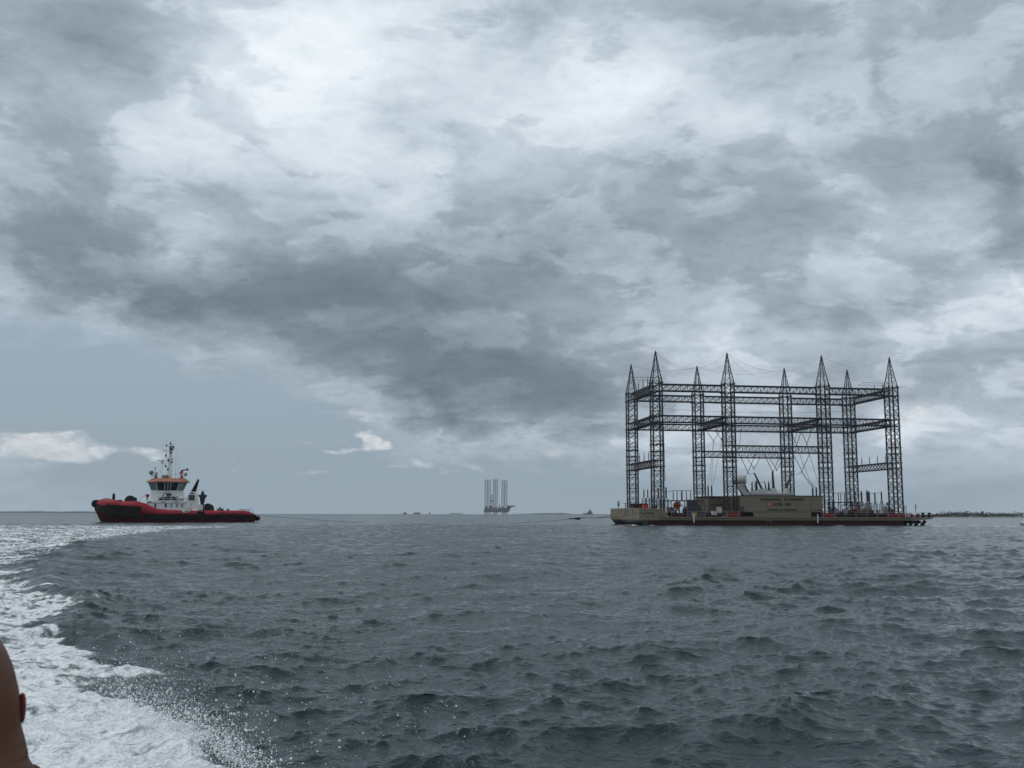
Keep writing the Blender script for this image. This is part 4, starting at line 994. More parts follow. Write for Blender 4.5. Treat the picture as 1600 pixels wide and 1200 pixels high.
MB().lathe((us_, -2.6, z1-.55), [(.45, 0), (.62, .12), (.62, 5.1), (.45, 5.2)], 12, (0, 1, 0)).build('stern_fender', black_r, tug)
def torus(R, r, n=14, m=6):
    mb = MB(); vs = []; fs = []
    for i in range(n):
        a = 2*math.pi*i/n
        for j in range(m):
            b = 2*math.pi*j/m; vs.append(((R+r*math.cos(b))*math.cos(a), r*math.sin(b), (R+r*math.cos(b))*math.sin(a)))
    for i in range(n):
        for j in range(m): fs.append((i*m+j, ((i+1) % n)*m+j, ((i+1) % n)*m+(j+1) % m, i*m+(j+1) % m))
    return mb.add(vs, fs, True)
ty = torus(.46, .20).mesh('tyre_fender', black_r)
for px in (229, 240, 251, 262, 273, 284, 296, 309, 324, 338, 352, 366, 380):
    s = min(FS, key=lambda q: abs(q['u']-tpx(px, 806, -5.6)[0])); link_mesh('tyre_fender', ty, tug, (s['u'], -s['bd']-.30, s['zf']-.28))
    link_mesh('tyre_fender', ty, tug, (s['u'], s['bd']+.30, s['zf']-.28))
# boarding gap, freeing port, hawse marks
def plate(px0, py0, px1, py1, v, mat, name, t=.05, parent=None):
    a, za = tpx(px0, py0, v); b, zb_ = tpx(px1, py1, v); return MB().span((a, v-t, zb_), (b, v, za)).build(name, mat, parent or tug)
plate(308.5, 797.2, 319, 804, -5.82, black_r, 'boarding_gate'); plate(310, 798.5, 317.5, 799.3, -5.88, grey_p, 'gate_bar')
u0, za = tpx(283, 797, -5.8); u1, zb_ = tpx(298, 801.2, -5.8)
MB().prism([(u0, za+.02), (u1, za+.02), (u1-.6, zb_), (u0+.6, zb_)], -5.86, -5.76).build('fairlead_plate', white_p, tug)
for px in (289, 292.5): plate(px, 798, px+1.6, 801, -5.88, black_r, 'towing_bitt')
plate(363, 801, 368, 803.5, -5.62, black_p, 'freeing_port'); plate(341, 801, 352, 802.4, -5.74, ink, 'name_lettering', .02)
mb = MB(); mb.lathe((tpx(398, 798, 0)[0], 0, tpx(398, 800, 0)[1]), [(.05, 0), (.05, .05)], 4)
# deckhouse
zr = tpx(255, 782.3, -3.8)[1]; zdk = tpx(255, 797, -3.8)[1]-1.0
uA = tpx(222, 784, -3.8)[0]; uB_ = tpx(300, 784, -3.8)[0]
MB().prism([(uA, zdk), (uA, zr-1.0), (uA+1.2, zr-.45), (uB_, zr-.45), (uB_, zdk)], -3.8, 3.8).build('deckhouse', white_p, tug)
MB().prism([(uA+.9, zr-.45), (uA+1.4, zr), (uB_+.1, zr), (uB_+.1, zr-.45)], -4.05, 4.05).build('deckhouse_roof', white_p, tug)
for k, (px, w_, mm) in enumerate(((242.5, 2.6, glass_d), (259, 2.6, glass_d), (267.7, 2.4, grey_p), (276.4, 2.6, glass_t), (284.5, 3.0, grey_p))):
    fr = plate(px-w_/2-.5, 786.0, px+w_/2+.5, 793.3, -3.83, white_p, 'window_frame', .02)
    a, za = tpx(px-w_/2, 786.8, -3.83); b, zb_ = tpx(px+w_/2, 792.6, -3.83); MB().span((a, -3.88, zb_), (b, -3.85, za)).build('window', mm, fr)
for px in (234, 255, 276): plate(px-3, 783.3, px+3, 784.6, -4.08, grey_p, 'lamp_bar', .04)
# sloping ladder and red locker forward
for y in (-2.2, -1.4):
    a = tpx(216, 784, y); b = tpx(228, 772.5, y); MB().bar((a[0], y, a[1]), (b[0], y, b[1]), .16).build('ladder_rail', white_p, tug)
    MB().bar((b[0], y, b[1]), (b[0]+1.2, y, b[1]-.1), .12).bar((b[0]+.2, y, b[1]), (b[0]+.2, y, zr), .1).build('ladder_post', white_p, tug)
for k in range(5):
    a = tpx(216+2.5*k, 784-2.4*k, -1.8); MB().bar((a[0], -2.2, a[1]), (a[0], -1.4, a[1]), .1).build('step', white_p, tug)
a = tpx(230.5, 774.5, -2.6); MB().lathe((a[0], -2.9, a[1]), [(.2, 0), (.42, .2), (.42, .8), (.2, 1)], 10, (0, 1, 0)).build('hose_reel', red_b, tug); MB().bar((a[0], -2.5, a[1]), (a[0], -2.5, zr), .3).build('reel_stand', grey_p, tug)
# base of the wheelhouse
zw = tpx(262, 768.8, -3.0)[1]
a = tpx(235.5, 775, -2.6)[0]; b = tpx(287.5, 775, -2.6)[0]
MB().span((a, -2.6, zr), (b, 2.6, zw)).build('bridge_base', white_p, tug)
plate(254.5, 770.5, 267, 781.8, -2.64, black_p, 'recess_shade', .03); plate(256, 772, 260, 776.5, -2.70, white_p, 'locker_door', .03)  # flat dark plates stand for shade inside openings, nothing is cut in
plate(247, 777, 254, 781.8, -2.64, navy_c, 'recess_shade', .03); plate(268, 776, 278, 781.8, -2.64, black_p, 'recess_shade', .03)
for (x0, y0, x1, y1) in ((243, 781.5, 256, 768), (246, 781.5, 259, 768), (268, 768.5, 278, 781), (271, 768.5, 281, 781)):
    p = tpx(x0, y0, -3.2); q = tpx(x1, y1, -3.2); MB().bar((p[0], -3.2, p[1]), (q[0], -3.2, q[1]), .16).build('stair_rail', white_p, tug)
for px in (243, 255, 267, 281): p = tpx(px, 782, -3.7); MB().bar((p[0], -3.7, zr), (p[0], -3.7, zr+1.05), .08).build('rail_post', white_p, tug)
p0 = tpx(236, 780, -3.7)[0]; p1 = tpx(288, 780, -3.7)[0]
for q in (.5, 1.05): MB().bar((p0, -3.7, zr+q), (p1, -3.7, zr+q), .05).build('rail', white_p, tug)
# wheelhouse: eight outward leaning faces
def octo(px0, px1, hv_, ch, z): 
    a = tpx(px0, 760, -1)[0]; b = tpx(px1, 760, -1)[0]
    return [Vector(p) for p in ((a+ch, -hv_, z), (b-ch, -hv_, z), (b, -hv_+ch, z), (b, hv_-ch, z), (b-ch, hv_, z), (a+ch, hv_, z), (a, hv_-ch, z), (a, -hv_+ch, z))]
ztw = tpx(262, 753.2, -3.2)[1]; zwb = tpx(262, 766.8, -3.2)[1]
low = octo(237.5, 286, 2.7, 1.5, zw); mid = octo(237.0, 286.5, 2.8, 1.5, zwb); top = octo(231, 292.5, 3.5, 1.8, ztw)
mb = MB(); mb.add(low+mid+top, [tuple(reversed(range(8))), tuple(range(16, 24))]+[(k+i, k+(i+1) % 8, k+8+(i+1) % 8, k+8+i) for k in (0, 8) for i in range(8)]); mb.build('wheelhouse', white_p, tug)
def pane(i, s0, s1, t0, t1, mat, name='window'):
    A, B, Cc, Dd = mid[i], mid[(i+1) % 8], top[(i+1) % 8], top[i]
    f = lambda s, t: (A.lerp(B, s)).lerp(Dd.lerp(Cc, s), t)
    nrm = (B-A).cross(Dd-A).normalized()
    q = [f(s0, t0), f(s1, t0), f(s1, t1), f(s0, t1)]; vs = [p+nrm*.01 for p in q]+[p+nrm*.05 for p in q]
    MB().add(vs, [(0, 1, 2, 3), (4, 5, 6, 7), (0, 1, 5, 4), (1, 2, 6, 5), (2, 3, 7, 6), (3, 0, 4, 7)]).build(name, mat, tug)
pane(0, .02, .36, .06, .95, glass_d); pane(0, .66, .98, .06, .95, glass_d)
pane(0, .39, .50, .02, .96, black_p, 'door'); pane(0, .53, .63, .02, .96, plum_c, 'door')
pane(7, .06, .94, .05, .95, glass_t); pane(1, .06, .94, .05, .95, glass_t); pane(4, .05, .45, .06, .95, glass_d); pane(4, .55, .95, .06, .95, glass_d)
for i in (3, 5): pane(i, .08, .92, .06, .95, glass_t)
for i in (2, 6): pane(i, .04, .48, .06, .95, glass_d); pane(i, .52, .96, .06, .95, glass_d)
r0 = octo(227.8, 296.5, 4.0, 2.0, ztw+.02); r1 = octo(229, 295.5, 3.9, 2.0, ztw+.22); r2 = octo(238, 289, 2.9, 1.6, tpx(262, 747, -2.5)[1])
mb = MB(); mb.add(r0+r1+r2, [tuple(reversed(range(8))), tuple(range(16, 24))]+[(k+i, k+(i+1) % 8, k+8+(i+1) % 8, k+8+i) for k in (0, 8) for i in range(8)]); mb.build('roof', rust_o, tug)
zrt = r2[0].z
# rail round the top
for px in (239, 247, 255, 272, 280, 288):
    u = tpx(px, 745, -2.8)[0]; MB().bar((u, -2.8, zrt-.2), (u, -2.8, zrt+.9), .055).build('rail_post', white_p, tug)
for q in (.45, .9): MB().bar((r2[0].x-1.2, -2.8, zrt+q), (r2[1].x+1.2, -2.8, zrt+q), .045).build('rail', white_p, tug)
MB().span((tpx(253, 745, -1)[0], -1, zrt), (tpx(263, 745, -1)[0], 1, zrt+.75)).build('roof_locker', tan_d, tug)
def search(px, py, mat, r=.42):
    u, z = tpx(px, py, -2.2); MB().lathe((u, -2.6, z), [(r, 0), (r, .35), (r*.5, .6)], 12, (0, 1, 0)).build('searchlight', mat, tug); MB().bar((u, -2.2, zrt-.3), (u, -2.2, z), .1).build('lamp_post', white_p, tug)
search(236.6, 738.5, tan_p, .55); search(238.5, 742, white_p, .25); search(286.5, 742.8, white_p, .32); search(290, 741, grey_p, .42)
u, z = tpx(243.5, 745, -1.6); MB().lathe((u, -1.6, zrt-.1), [(.38, 0), (.38, 1.5), (.2, 1.6)], 12).build('sensor_drum', grey_p, tug); MB().bar((u-.25, -1.6, z), (u-.25, -1.6, tpx(242, 731.5, -1.6)[1]), .09).build('aerial', black_p, tug); MB().lathe((u-.25, -1.6, tpx(242, 732.5, -1.6)[1]), [(.12, 0), (.14, .3), (.05, .4)], 6).build('aerial_tip', black_p, tug)
# red fire monitor
u, z = tpx(284, 741, -1.2); MB().lathe((u, -1.2, zrt-.1), [(.32, 0), (.28, .9), (.40, 1.0), (.34, 1.5)], 10).build('fire_monitor_base', bright_red, tug)
a = tpx(281, 740, -1.2); b = tpx(285, 735, -1.2); c = tpx(291.5, 733.8, -1.2)
MB().bar((a[0], -1.2, a[1]), (b[0], -1.2, b[1]), .42, n=8).bar((b[0]-.3, -1.2, b[1]-.1), (c[0], -1.2, c[1]), .38, .26, n=8).bar((b[0], -1.2, b[1]), (u, -1.2, zrt+1.2), .36, n=8).build('fire_monitor', red_b, tug); MB().lathe((c[0]-.1, -1.2, c[1]-.02), [(.2, 0), (.3, .5)], 10, (1, 0, .15)).build('monitor_nozzle', black_r, tug)
# mast
um = tpx(265, 745, 0)[0]; zm = tpx(265, 694.5, 0)[1]
for y in (-.35, .35):
    for x in (-.45, .45): MB().bar((um+x, y, zrt-.1), (um+x*.55, y*.6, zm), .15).build('mast_leg', white_p, tug)
mb = MB(); n = 14
for k in range(n):
    z0 = zrt+(zm-zrt)*k/n; z1 = zrt+(zm-zrt)*(k+1)/n; s0 = 1-.45*k/n
    mb.bar((um-.45*s0, -.35*s0, z0), (um+.45*s0, -.35*s0, z1), .07).bar((um-.45*s0, -.35*s0, z0), (um+.45*s0, -.35*s0, z0), .07).bar((um+.45*s0, .35*s0, z0), (um-.45*s0, .35*s0, z1), .07)
o = mb.build('mast_bracing', white_p, tug); o['kind'] = 'stuff'
MB().bar((um-.1, 0, zrt), (um-.1, 0, zm-1), .34, .24, n=8).build('mast_tube', white_p, tug)
MB().span((um-.6, -.5, zrt+.5), (um+.6, .5, zrt+2.2)).build('mast_foot', white_p, tug)
def arm(px0, px1, py, drop=0):
    a, z = tpx(px0, py, 0); b, _ = tpx(px1, py, 0); MB().bar((a, 0, z), (b, 0, z+drop), .12).build('cross_arm', white_p, tug); return a, b, z
arm(250, 262, 724); arm(256, 263, 705); arm(260, 266, 697); arm(261, 272, 718); arm(258, 263, 714.5); arm(258.5, 263, 729.5); arm(262, 273, 694.5)
a, z = tpx(253.5, 720, 0); MB().bar((a-1.0, -.7, z), (a+.7, .6, z), .14).build('radar_scanner', grey_p, tug); MB().lathe((a, 0, z-.5), [(.2, 0), (.25, .45)], 8).build('radar_base', grey_p, tug)
a, z = tpx(257, 703.3, 0); MB().bar((a-.6, -.4, z), (a+.5, .4, z), .12).build('radar_scanner', grey_p, tug)
for k, (px, py, h_) in enumerate(((260, 696, .45), (266.6, 692.5, .5), (259.5, 711.5, .6), (258.8, 728, .6), (262.2, 733.5, .55), (262.8, 719, .7), (268.5, 722, .6), (267.3, 706.5, .55), (269.5, 717, .2))):
    u, z = tpx(px, py, -.4); MB().lathe((u, -.4, z-h_/2), [(.14, 0), (.19, .05), (.19, h_-.05), (.1, h_)], 8).build('mast_lamp', black_p, tug)
u, z = tpx(265, 697, -.5); u1_, z1_ = tpx(272.3, 703.8, -.5)
flag = MB().add([(u, -.5, z), (u+(u1_-u)*.5, -.35, z+.05), (u1_, -.55, z), (u1_-.1, -.6, z1_), (u+(u1_-u)*.5, -.4, z1_+.05), (u, -.5, z1_)], [(0, 1, 4, 5), (1, 2, 3, 4)]).build('flag', navy_c, tug)
m = flag.modifiers.new('s', 'SOLIDIFY'); m.thickness = .02
MB().add([(u+.3, -.62, z-.15), (u+.5, -.62, z-.1), (u1_-.15, -.66, z1_+.3), (u1_-.2, -.66, z1_+.08)], [(0, 1, 2, 3)]).build('flag_stripe', white_p, flag)
for px, t_, b_ in ((275.5, 706, 747), (254, 718, 747), (250.5, 735, 747), (280, 722, 747)):
    u, z = tpx(px, t_, 1); MB().bar((u, 1, zrt), (u, 1, z), .05).build('whip_aerial', grey_p, tug)
MB().lathe((tpx(274.5, 741, -1)[0], -1, tpx(274, 741.5, -1)[1]), [(.1, 0), (.42, .15), (.1, .25)], 10).build('satellite_dish', grey_p, tug)
# funnel casings with slanting exhausts
for sg in (-1, 1):
    v0, v1 = (-4.0, -1.9) if sg < 0 else (1.9, 4.0)
    P_ = [(290, 796), (290, 779), (297.5, 768.5), (305, 768), (310, 773), (310, 796)]
    pts = [tpx(p, q, v0) for p, q in P_]
    cs = MB().prism(pts, v0, v1).build('funnel_casing', white_p, tug)
    if sg < 0:
        a, za = tpx(295, 773.2, v0); b, zb_ = tpx(304, 782, v0); gr = MB().span((a, v0-.04, zb_), (b, v0-.01, za)).build('vent_grille', black_p, cs)
        for k in range(5): MB().span((a+.05, v0-.09, zb_+.12+k*(za-zb_)/5), (b-.05, v0-.05, zb_+.22+k*(za-zb_)/5)).build('slat', tan_d, cs)
        for k in range(4): z_ = tpx(300, 786+2.6*k, v0)[1]; MB().span((tpx(297, 786, v0)[0], v0-.05, z_), (tpx(300.5, 786, v0)[0], v0, z_+.08)).build('hand_hold', grey_p, cs)
        a, za = tpx(297, 770, v0); b, zb_ = tpx(303, 771.8, v0); MB().span((a, v0-.03, zb_), (b, v0-.005, za)).build('nameplate', ink, cs)
    a = tpx(301, 770, v0+.9); b = tpx(310.3, 749, v0+.9); MB().bar((a[0], v0+.9, a[1]-.3), (b[0], v0+.9, b[1]), 1.3, .45, n=8).build('exhaust_pipe', black_r, tug)
    a = tpx(292, 780, v0+.9); b = tpx(304, 763, v0+.9); MB().bar((a[0], v0+.9, a[1]), (b[0], v0+.9, b[1]), .3, .3, n=8).build('exhaust_brace', grey_p, tug)
u, z = tpx(279.5, 778, -3.9); L = tpx(289, 778, -3.9)[0]-u
MB().lathe((u, -3.5, z), [(.25, 0), (.40, .12), (.40, L-.12), (.25, L)], 12, (1, 0, 0)).build('life_raft_canister', white_p, tug); MB().span((u+.2, -3.8, zr), (u+.35, -3.2, z-.3)).span((u+L-.4, -3.8, zr), (u+L-.25, -3.2, z-.3)).build('raft_cradle', grey_p, tug)
# folded crane under dark covers
v = -2.2; zc0 = tpx(316, 797, v)[1]-.6; u = tpx(316.3, 780, v)[0]
MB().lathe((u, v, zc0), [(.45, 0), (.42, tpx(316, 786, v)[1]-zc0), (.55, tpx(316, 784, v)[1]-zc0), (.62, tpx(316, 779, v)[1]-zc0), (.48, tpx(316, 772, v)[1]-zc0), (.28, tpx(316, 769, v)[1]-zc0), (.12, tpx(316, 766.5, v)[1]-zc0)], 10).build('crane_post', navy_c, tug)
zA = tpx(316, 773.5, v)[1]; zB_ = tpx(316, 780.5, v)[1]
MB().prism([(u-1.05, zA), (u-.2, zA+.1), (u-.1, zB_), (u-.55, zB_+.2)], v-.35, v+.35).prism([(u+1.15, zA-.05), (u+.2, zA+.15), (u+.1, zB_), (u+.6, zB_+.15)], v-.36, v+.34).build('crane_cover', plum_c, tug)
a, za = tpx(310.5, 788.5, -3.5); b, zb_ = tpx(316.5, 799, -3.5); MB().span((a, -3.5, zb_-.5), (b, -2.4, za)).build('white_locker', white_p, tug); MB().bar((b+.3, -3.5, zb_-.5), (b+.3, -3.5, za+.1), .14).build('locker_post', grey_p, tug)
# covered winches
def cover(pts, v0, v1, name, mat):
    P_ = [tpx(p, q, v0) for p, q in pts]; o = MB().prism(P_, v0, v1).build(name, mat, tug); return bevel(o, .25, 3)
cover([(318.5, 799), (319, 790), (320.5, 787.5), (324.5, 786), (331.5, 788.5), (334.2, 791.5), (335, 799)], -2.0, 2.0, 'stern_winch_cover', black_c)
cover([(193.5, 785), (194.5, 780.5), (197, 776.5), (200, 774.5), (204.5, 774), (208, 775.3), (210.5, 777.2), (213.5, 777.4), (213, 785)], -1.8, 1.8, 'bow_winch_cover', black_c)
u, z = tpx(177.5, 778.5, 0); zt6 = tpx(178, 770.8, 0)[1]; MB().lathe((u, 0, z-1.0), [(.34, 0), (.34, zt6-z+.6), (.24, zt6-z+.95), (.1, zt6-z+1.0)], 10).build('bow_staff_cover', black_c, tug)
for px in (186, 189.5): u, z = tpx(px, 781, -2); MB().lathe((u, -2, z-1.2), [(.22, 0), (.22, 1.0), (.3, 1.05), (.3, 1.2)], 8).build('bow_bitt', black_r, tug)
# stern fittings
for px, py, mm in ((341, 796.2, tan_p), (347, 796.2, black_p), (356, 796.6, tan_p)):
    u, z = tpx(px, py, -3); MB().span((u-.35, -3.4, z-.8), (u+.35, -2.8, z+.25)).build('deck_vent', mm, tug)
u, z = tpx(343.5, 794.7, -3); MB().lathe((u, -3, z-.9), [(.16, 0), (.16, 1.0), (.24, 1.1), (.2, 1.3)], 8).build('vent_head', black_p, tug)
for k in range(4): u, z = tpx(375+5*k, 797.3, 0); MB().tube([(u-.8, -2.5, z-.8), (u-.6, -2.5, z+.15), (u, -2.5, z+.3), (u+.4, -2.5, z+.1), (u+.9, -2.5, z-.9)], .07).build('towing_rail', grey_p, tug)
u, z = tpx(347, 780, 0); MB().bar((tpx(346, 795, 0)[0], 0, tpx(346, 797, 0)[1]-.5), (tpx(346, 795, 0)[0], 0, tpx(346, 788.5, 0)[1]), .04).build('stern_staff', grey_p, tug)

# --- tow line
def zpt(px, py, Y): return at_depth(px, py, Y)
def smooth_path(P_, n=6):
    out = []
    for i in range(len(P_)-1):
        p0 = P_[max(i-1, 0)]; p1 = P_[i]; p2 = P_[i+1]; p3 = P_[min(i+2, len(P_)-1)]
        for k in range(n):
            t = k/n; out.append(.5*((2*p1)+(p2-p0)*t+(2*p0-5*p1+4*p2-p3)*t*t+(3*p1-p0-3*p2+p3)*t**3))
    return out+[P_[-1]]
pts = [zpt(401, 805.3, 253), zpt(430, 807.2, 251), zpt(465, 810.2, 248), zpt(500, 812.8, 245), zpt(548, 815.8, 241), zpt(600, 818, 238), zpt(680, 820., 233), zpt(760, 820, 227), zpt(840, 815.5, 222), zpt(885, 811.6, 218.5), zpt(899, 810.6, 217.5)]
o = MB().tube(smooth_path(pts), .042, 5).build('tow_line', rope_m); tag(o, 'long dark tow line dipping to the water between tugboat and barge', 'tow line')
fp = zpt(902, 810.4, 217.2)
t = thing('towing_plate', 'dark triangular towing plate and shackle hanging above the water left of the barge bow', 'towing plate', fp, (0, 0, 0))
MB().prism([(-.9, -.12), (-.6, .15), (.5, .30), (.75, .1), (.5, -.28)], -.08, .08).build('plate', black_r, t); MB().bar((-1.9, 0, -.05), (-.8, 0, 0), .22).bar((.6, 0, .1), (1.6, 0, .22), .18).build('shackle', steel, t)
for k, (v, z) in enumerate(((.5, 2.2), (18.5, 2.1))):
    b = BW(uL+.1, v, z); a = fp+Vector((1.4, 0, .2)); o = MB().tube(smooth_path([a, a.lerp(b, .5)-Vector((0, 0, .28)), b]), .06, 5).build('bridle_rope', rope_m)
    tag(o, ['near leg of the towing bridle running up to the barge bow', 'far leg of the towing bridle running behind the barge bow corner'][k], 'rope')

# ------------------------------------------------------------------ far away: drilling rig, ships, land
RY = 3000.0
def fx(px, Y): return at_depth(px, 802, Y).x
def fz(px, py, Y): return at_depth(px, py, Y).z
rig_p = paint('hazed_rig_grey', (.16, .19, .22), .6, scale=.05, streak=False); rig_d = paint('hazed_rig_dark', (.07, .085, .105), .6, scale=.05, streak=False); rig_o = paint('hazed_rig_orange', (.30, .20, .15), .6, scale=.05, streak=False)  # far paints made paler and bluer, part of the haze is in the colour
X0 = fx(775, RY); rig = thing('drilling_rig', 'grey jack-up drilling rig with three tall lattice legs on the horizon', 'drilling rig', (X0, RY, 0))
for k, (px, w_, pt, dy, base) in enumerate(((761.8, 8.3, 749, 0, 0), (773.8, 6.4, 748, 35, 0), (788, 7.8, 749.8, 5, 0))):
    x = fx(px, RY+dy)-X0; W_ = w_/FPX*(RY+dy); zt_ = fz(px, pt, RY+dy); cr = [(-W_/2, 0), (W_/2, 0), (0, W_*.8)] if k != 1 else [(-W_/2, W_*.5), (W_/2, W_*.5), (0, -W_*.3)]
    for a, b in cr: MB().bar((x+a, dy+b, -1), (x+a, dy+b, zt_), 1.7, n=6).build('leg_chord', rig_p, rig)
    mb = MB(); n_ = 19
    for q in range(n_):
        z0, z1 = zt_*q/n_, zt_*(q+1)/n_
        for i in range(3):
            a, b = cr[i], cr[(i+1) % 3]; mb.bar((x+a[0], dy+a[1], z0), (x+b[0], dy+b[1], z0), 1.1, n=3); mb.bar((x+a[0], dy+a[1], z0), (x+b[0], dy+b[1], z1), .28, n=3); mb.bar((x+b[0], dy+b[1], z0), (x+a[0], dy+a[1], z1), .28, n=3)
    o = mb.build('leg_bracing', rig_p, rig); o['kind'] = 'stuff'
def rb(px0, py0, px1, py1, name, mat, y0=-5, y1=45):
    return MB().span((fx(px0, RY)-X0, y0, fz(px0, py1, RY)), (fx(px1, RY)-X0, y1, fz(px1, py0, RY))).build(name, mat, rig)
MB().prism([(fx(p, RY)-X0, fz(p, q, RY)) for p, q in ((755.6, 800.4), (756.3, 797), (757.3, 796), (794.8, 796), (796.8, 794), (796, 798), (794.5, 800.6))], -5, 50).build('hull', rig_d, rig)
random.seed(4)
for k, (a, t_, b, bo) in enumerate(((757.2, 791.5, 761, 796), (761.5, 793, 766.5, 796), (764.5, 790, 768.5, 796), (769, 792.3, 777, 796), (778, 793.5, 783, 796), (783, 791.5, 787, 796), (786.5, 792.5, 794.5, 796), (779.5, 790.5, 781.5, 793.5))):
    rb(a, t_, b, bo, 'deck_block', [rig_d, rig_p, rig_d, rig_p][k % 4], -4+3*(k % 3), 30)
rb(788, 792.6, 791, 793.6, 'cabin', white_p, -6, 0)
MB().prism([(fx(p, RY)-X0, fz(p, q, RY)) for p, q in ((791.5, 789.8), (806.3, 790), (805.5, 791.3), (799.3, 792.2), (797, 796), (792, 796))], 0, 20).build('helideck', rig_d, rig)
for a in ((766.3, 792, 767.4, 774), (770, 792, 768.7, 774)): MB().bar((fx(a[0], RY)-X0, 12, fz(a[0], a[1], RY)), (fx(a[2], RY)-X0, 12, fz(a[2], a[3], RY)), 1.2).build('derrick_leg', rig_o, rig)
mb = MB()
for q in range(7): z = 792-2.6*q; mb.bar((fx(766.4+.15*q, RY)-X0, 12, fz(768, z, RY)), (fx(769.8-.15*q, RY)-X0, 12, fz(768, z-2.4, RY)), .9)
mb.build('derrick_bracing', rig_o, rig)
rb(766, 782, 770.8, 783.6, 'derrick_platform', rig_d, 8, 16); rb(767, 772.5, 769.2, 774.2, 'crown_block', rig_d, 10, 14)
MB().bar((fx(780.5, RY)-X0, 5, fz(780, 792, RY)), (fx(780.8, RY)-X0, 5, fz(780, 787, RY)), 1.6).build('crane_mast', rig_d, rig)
# far tug
SY = 2600.; X1 = fx(918.5, SY); sh = thing('distant_ship', 'small dark ship on the horizon left of the barge bow', 'ship', (X1, SY, 0))
def sb(pts, name, mat, y0=-4, y1=4): return MB().prism([(fx(p, SY)-X1, fz(p, q, SY)) for p, q in pts], y0, y1).build(name, mat, sh)
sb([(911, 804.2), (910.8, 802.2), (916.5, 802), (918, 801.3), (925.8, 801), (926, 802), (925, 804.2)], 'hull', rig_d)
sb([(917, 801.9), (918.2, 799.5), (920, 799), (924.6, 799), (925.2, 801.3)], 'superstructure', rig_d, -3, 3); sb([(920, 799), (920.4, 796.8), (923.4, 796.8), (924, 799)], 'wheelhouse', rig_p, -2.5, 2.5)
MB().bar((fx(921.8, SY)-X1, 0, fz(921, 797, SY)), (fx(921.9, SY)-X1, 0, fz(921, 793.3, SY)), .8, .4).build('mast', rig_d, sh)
for p in (912.3, 914.4): MB().bar((fx(p, SY)-X1, 0, fz(p, 802.2, SY)), (fx(p, SY)-X1, 0, fz(p, 798, SY)), .35).build('gantry_post', cream_p, sh)
MB().bar((fx(912.3, SY)-X1, 0, fz(913, 798, SY)), (fx(917, SY)-X1, 0, fz(917, 798, SY)), .35).build('gantry_beam', cream_p, sh)
# low barges on the horizon
for k, (a, b, t_, nm) in enumerate(((629.3, 635.8, 800.6, 'short low dark barge on the horizon, leftmost of three specks'), (645.3, 657.5, 800.6, 'longer low grey barge on the horizon, between two smaller specks'), (669.8, 672.4, 800.8, 'tiny dark boat on the horizon, right of the low barges'))):
    Y = 3600.; xm = fx((a+b)/2, Y); t = thing('distant_barge' if k < 2 else 'distant_boat', nm, 'barge' if k < 2 else 'boat', (xm, Y, 0)); h_ = fz(640, t_, Y); w_ = (b-a)/FPX*Y/2
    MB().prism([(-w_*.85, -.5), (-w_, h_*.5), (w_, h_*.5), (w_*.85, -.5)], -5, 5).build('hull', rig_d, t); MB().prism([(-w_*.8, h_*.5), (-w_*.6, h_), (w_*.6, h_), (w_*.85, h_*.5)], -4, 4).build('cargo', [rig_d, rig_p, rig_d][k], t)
# distant coast
land_m = paint('hazed_forest_blue', (.085, .115, .145), .9, scale=.004, streak=False, grime=.2)  # blue grey of distance haze put into the land colour
def coast(name, label, pxa, pxb, Y, hgt, seed, depth=160):
    n_ = max(20, int((pxb-pxa)/1.5)); xs_ = [fx(pxa+(pxb-pxa)*k/n_, Y) for k in range(n_+1)]
    g = np.array(xs_); pr = hgt(np.linspace(pxa, pxb, n_+1))*(.75+.5*fbm(g*1.0, g*0+seed, seed, 60., 3)); pr[0] = pr[-1] = .2
    vs = []; fs = []
    for x, h_ in zip(xs_, pr): vs += [(x, Y, -1), (x, Y+2, h_*.7), (x, Y+depth*.3, h_), (x, Y+depth, -1)]
    for k in range(n_):
        for j in range(3): fs.append((4*k+j, 4*k+4+j, 4*k+5+j, 4*k+1+j))
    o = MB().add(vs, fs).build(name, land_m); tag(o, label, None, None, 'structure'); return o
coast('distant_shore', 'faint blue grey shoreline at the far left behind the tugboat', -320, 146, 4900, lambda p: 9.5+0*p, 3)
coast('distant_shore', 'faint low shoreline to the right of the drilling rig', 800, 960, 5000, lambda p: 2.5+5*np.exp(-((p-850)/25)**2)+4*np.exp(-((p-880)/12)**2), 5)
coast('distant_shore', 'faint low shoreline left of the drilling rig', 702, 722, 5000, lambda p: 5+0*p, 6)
# mangrove point on the right
def lumps(spots, name, mat, parent=None):
    """leaf masses: many small tilted leaf cards in clumps"""
    mb = MB(); g = random.Random(12)
    for (x, y, z, r) in spots:
        for q in range(14):
            d = Vector((g.gauss(0, 1), g.gauss(0, 1), g.gauss(0, 1))).normalized()*r*g.uniform(.4, 1.05); c = Vector((x, y, z))+Vector((d.x, d.y, d.z*.75))
            n1 = Vector((g.gauss(0, 1), g.gauss(0, 1), g.gauss(0, 1))).normalized(); n2 = n1.orthogonal().normalized(); n3 = n1.cross(n2); s_ = r*g.uniform(.28, .5)
            mb.add([c+n2*s_, c+n3*s_*.8, c-n2*s_, c-n3*s_*.8], [(0, 1, 2, 3)])
    return mb.build(name, mat, parent)
leaf_m = paint('mangrove_leaves', (.020, .036, .034), .8, scale=.3, streak=False, grime=.4, dirt=(.02, .03, .02)); bark_m = paint('mangrove_bark', (.07, .06, .05), .9, streak=False)  # leaf green tinted blue to carry some of the haze
MY = 900.
mud = MB(); g = random.Random(3); vs = []; fs = []; n_ = 60
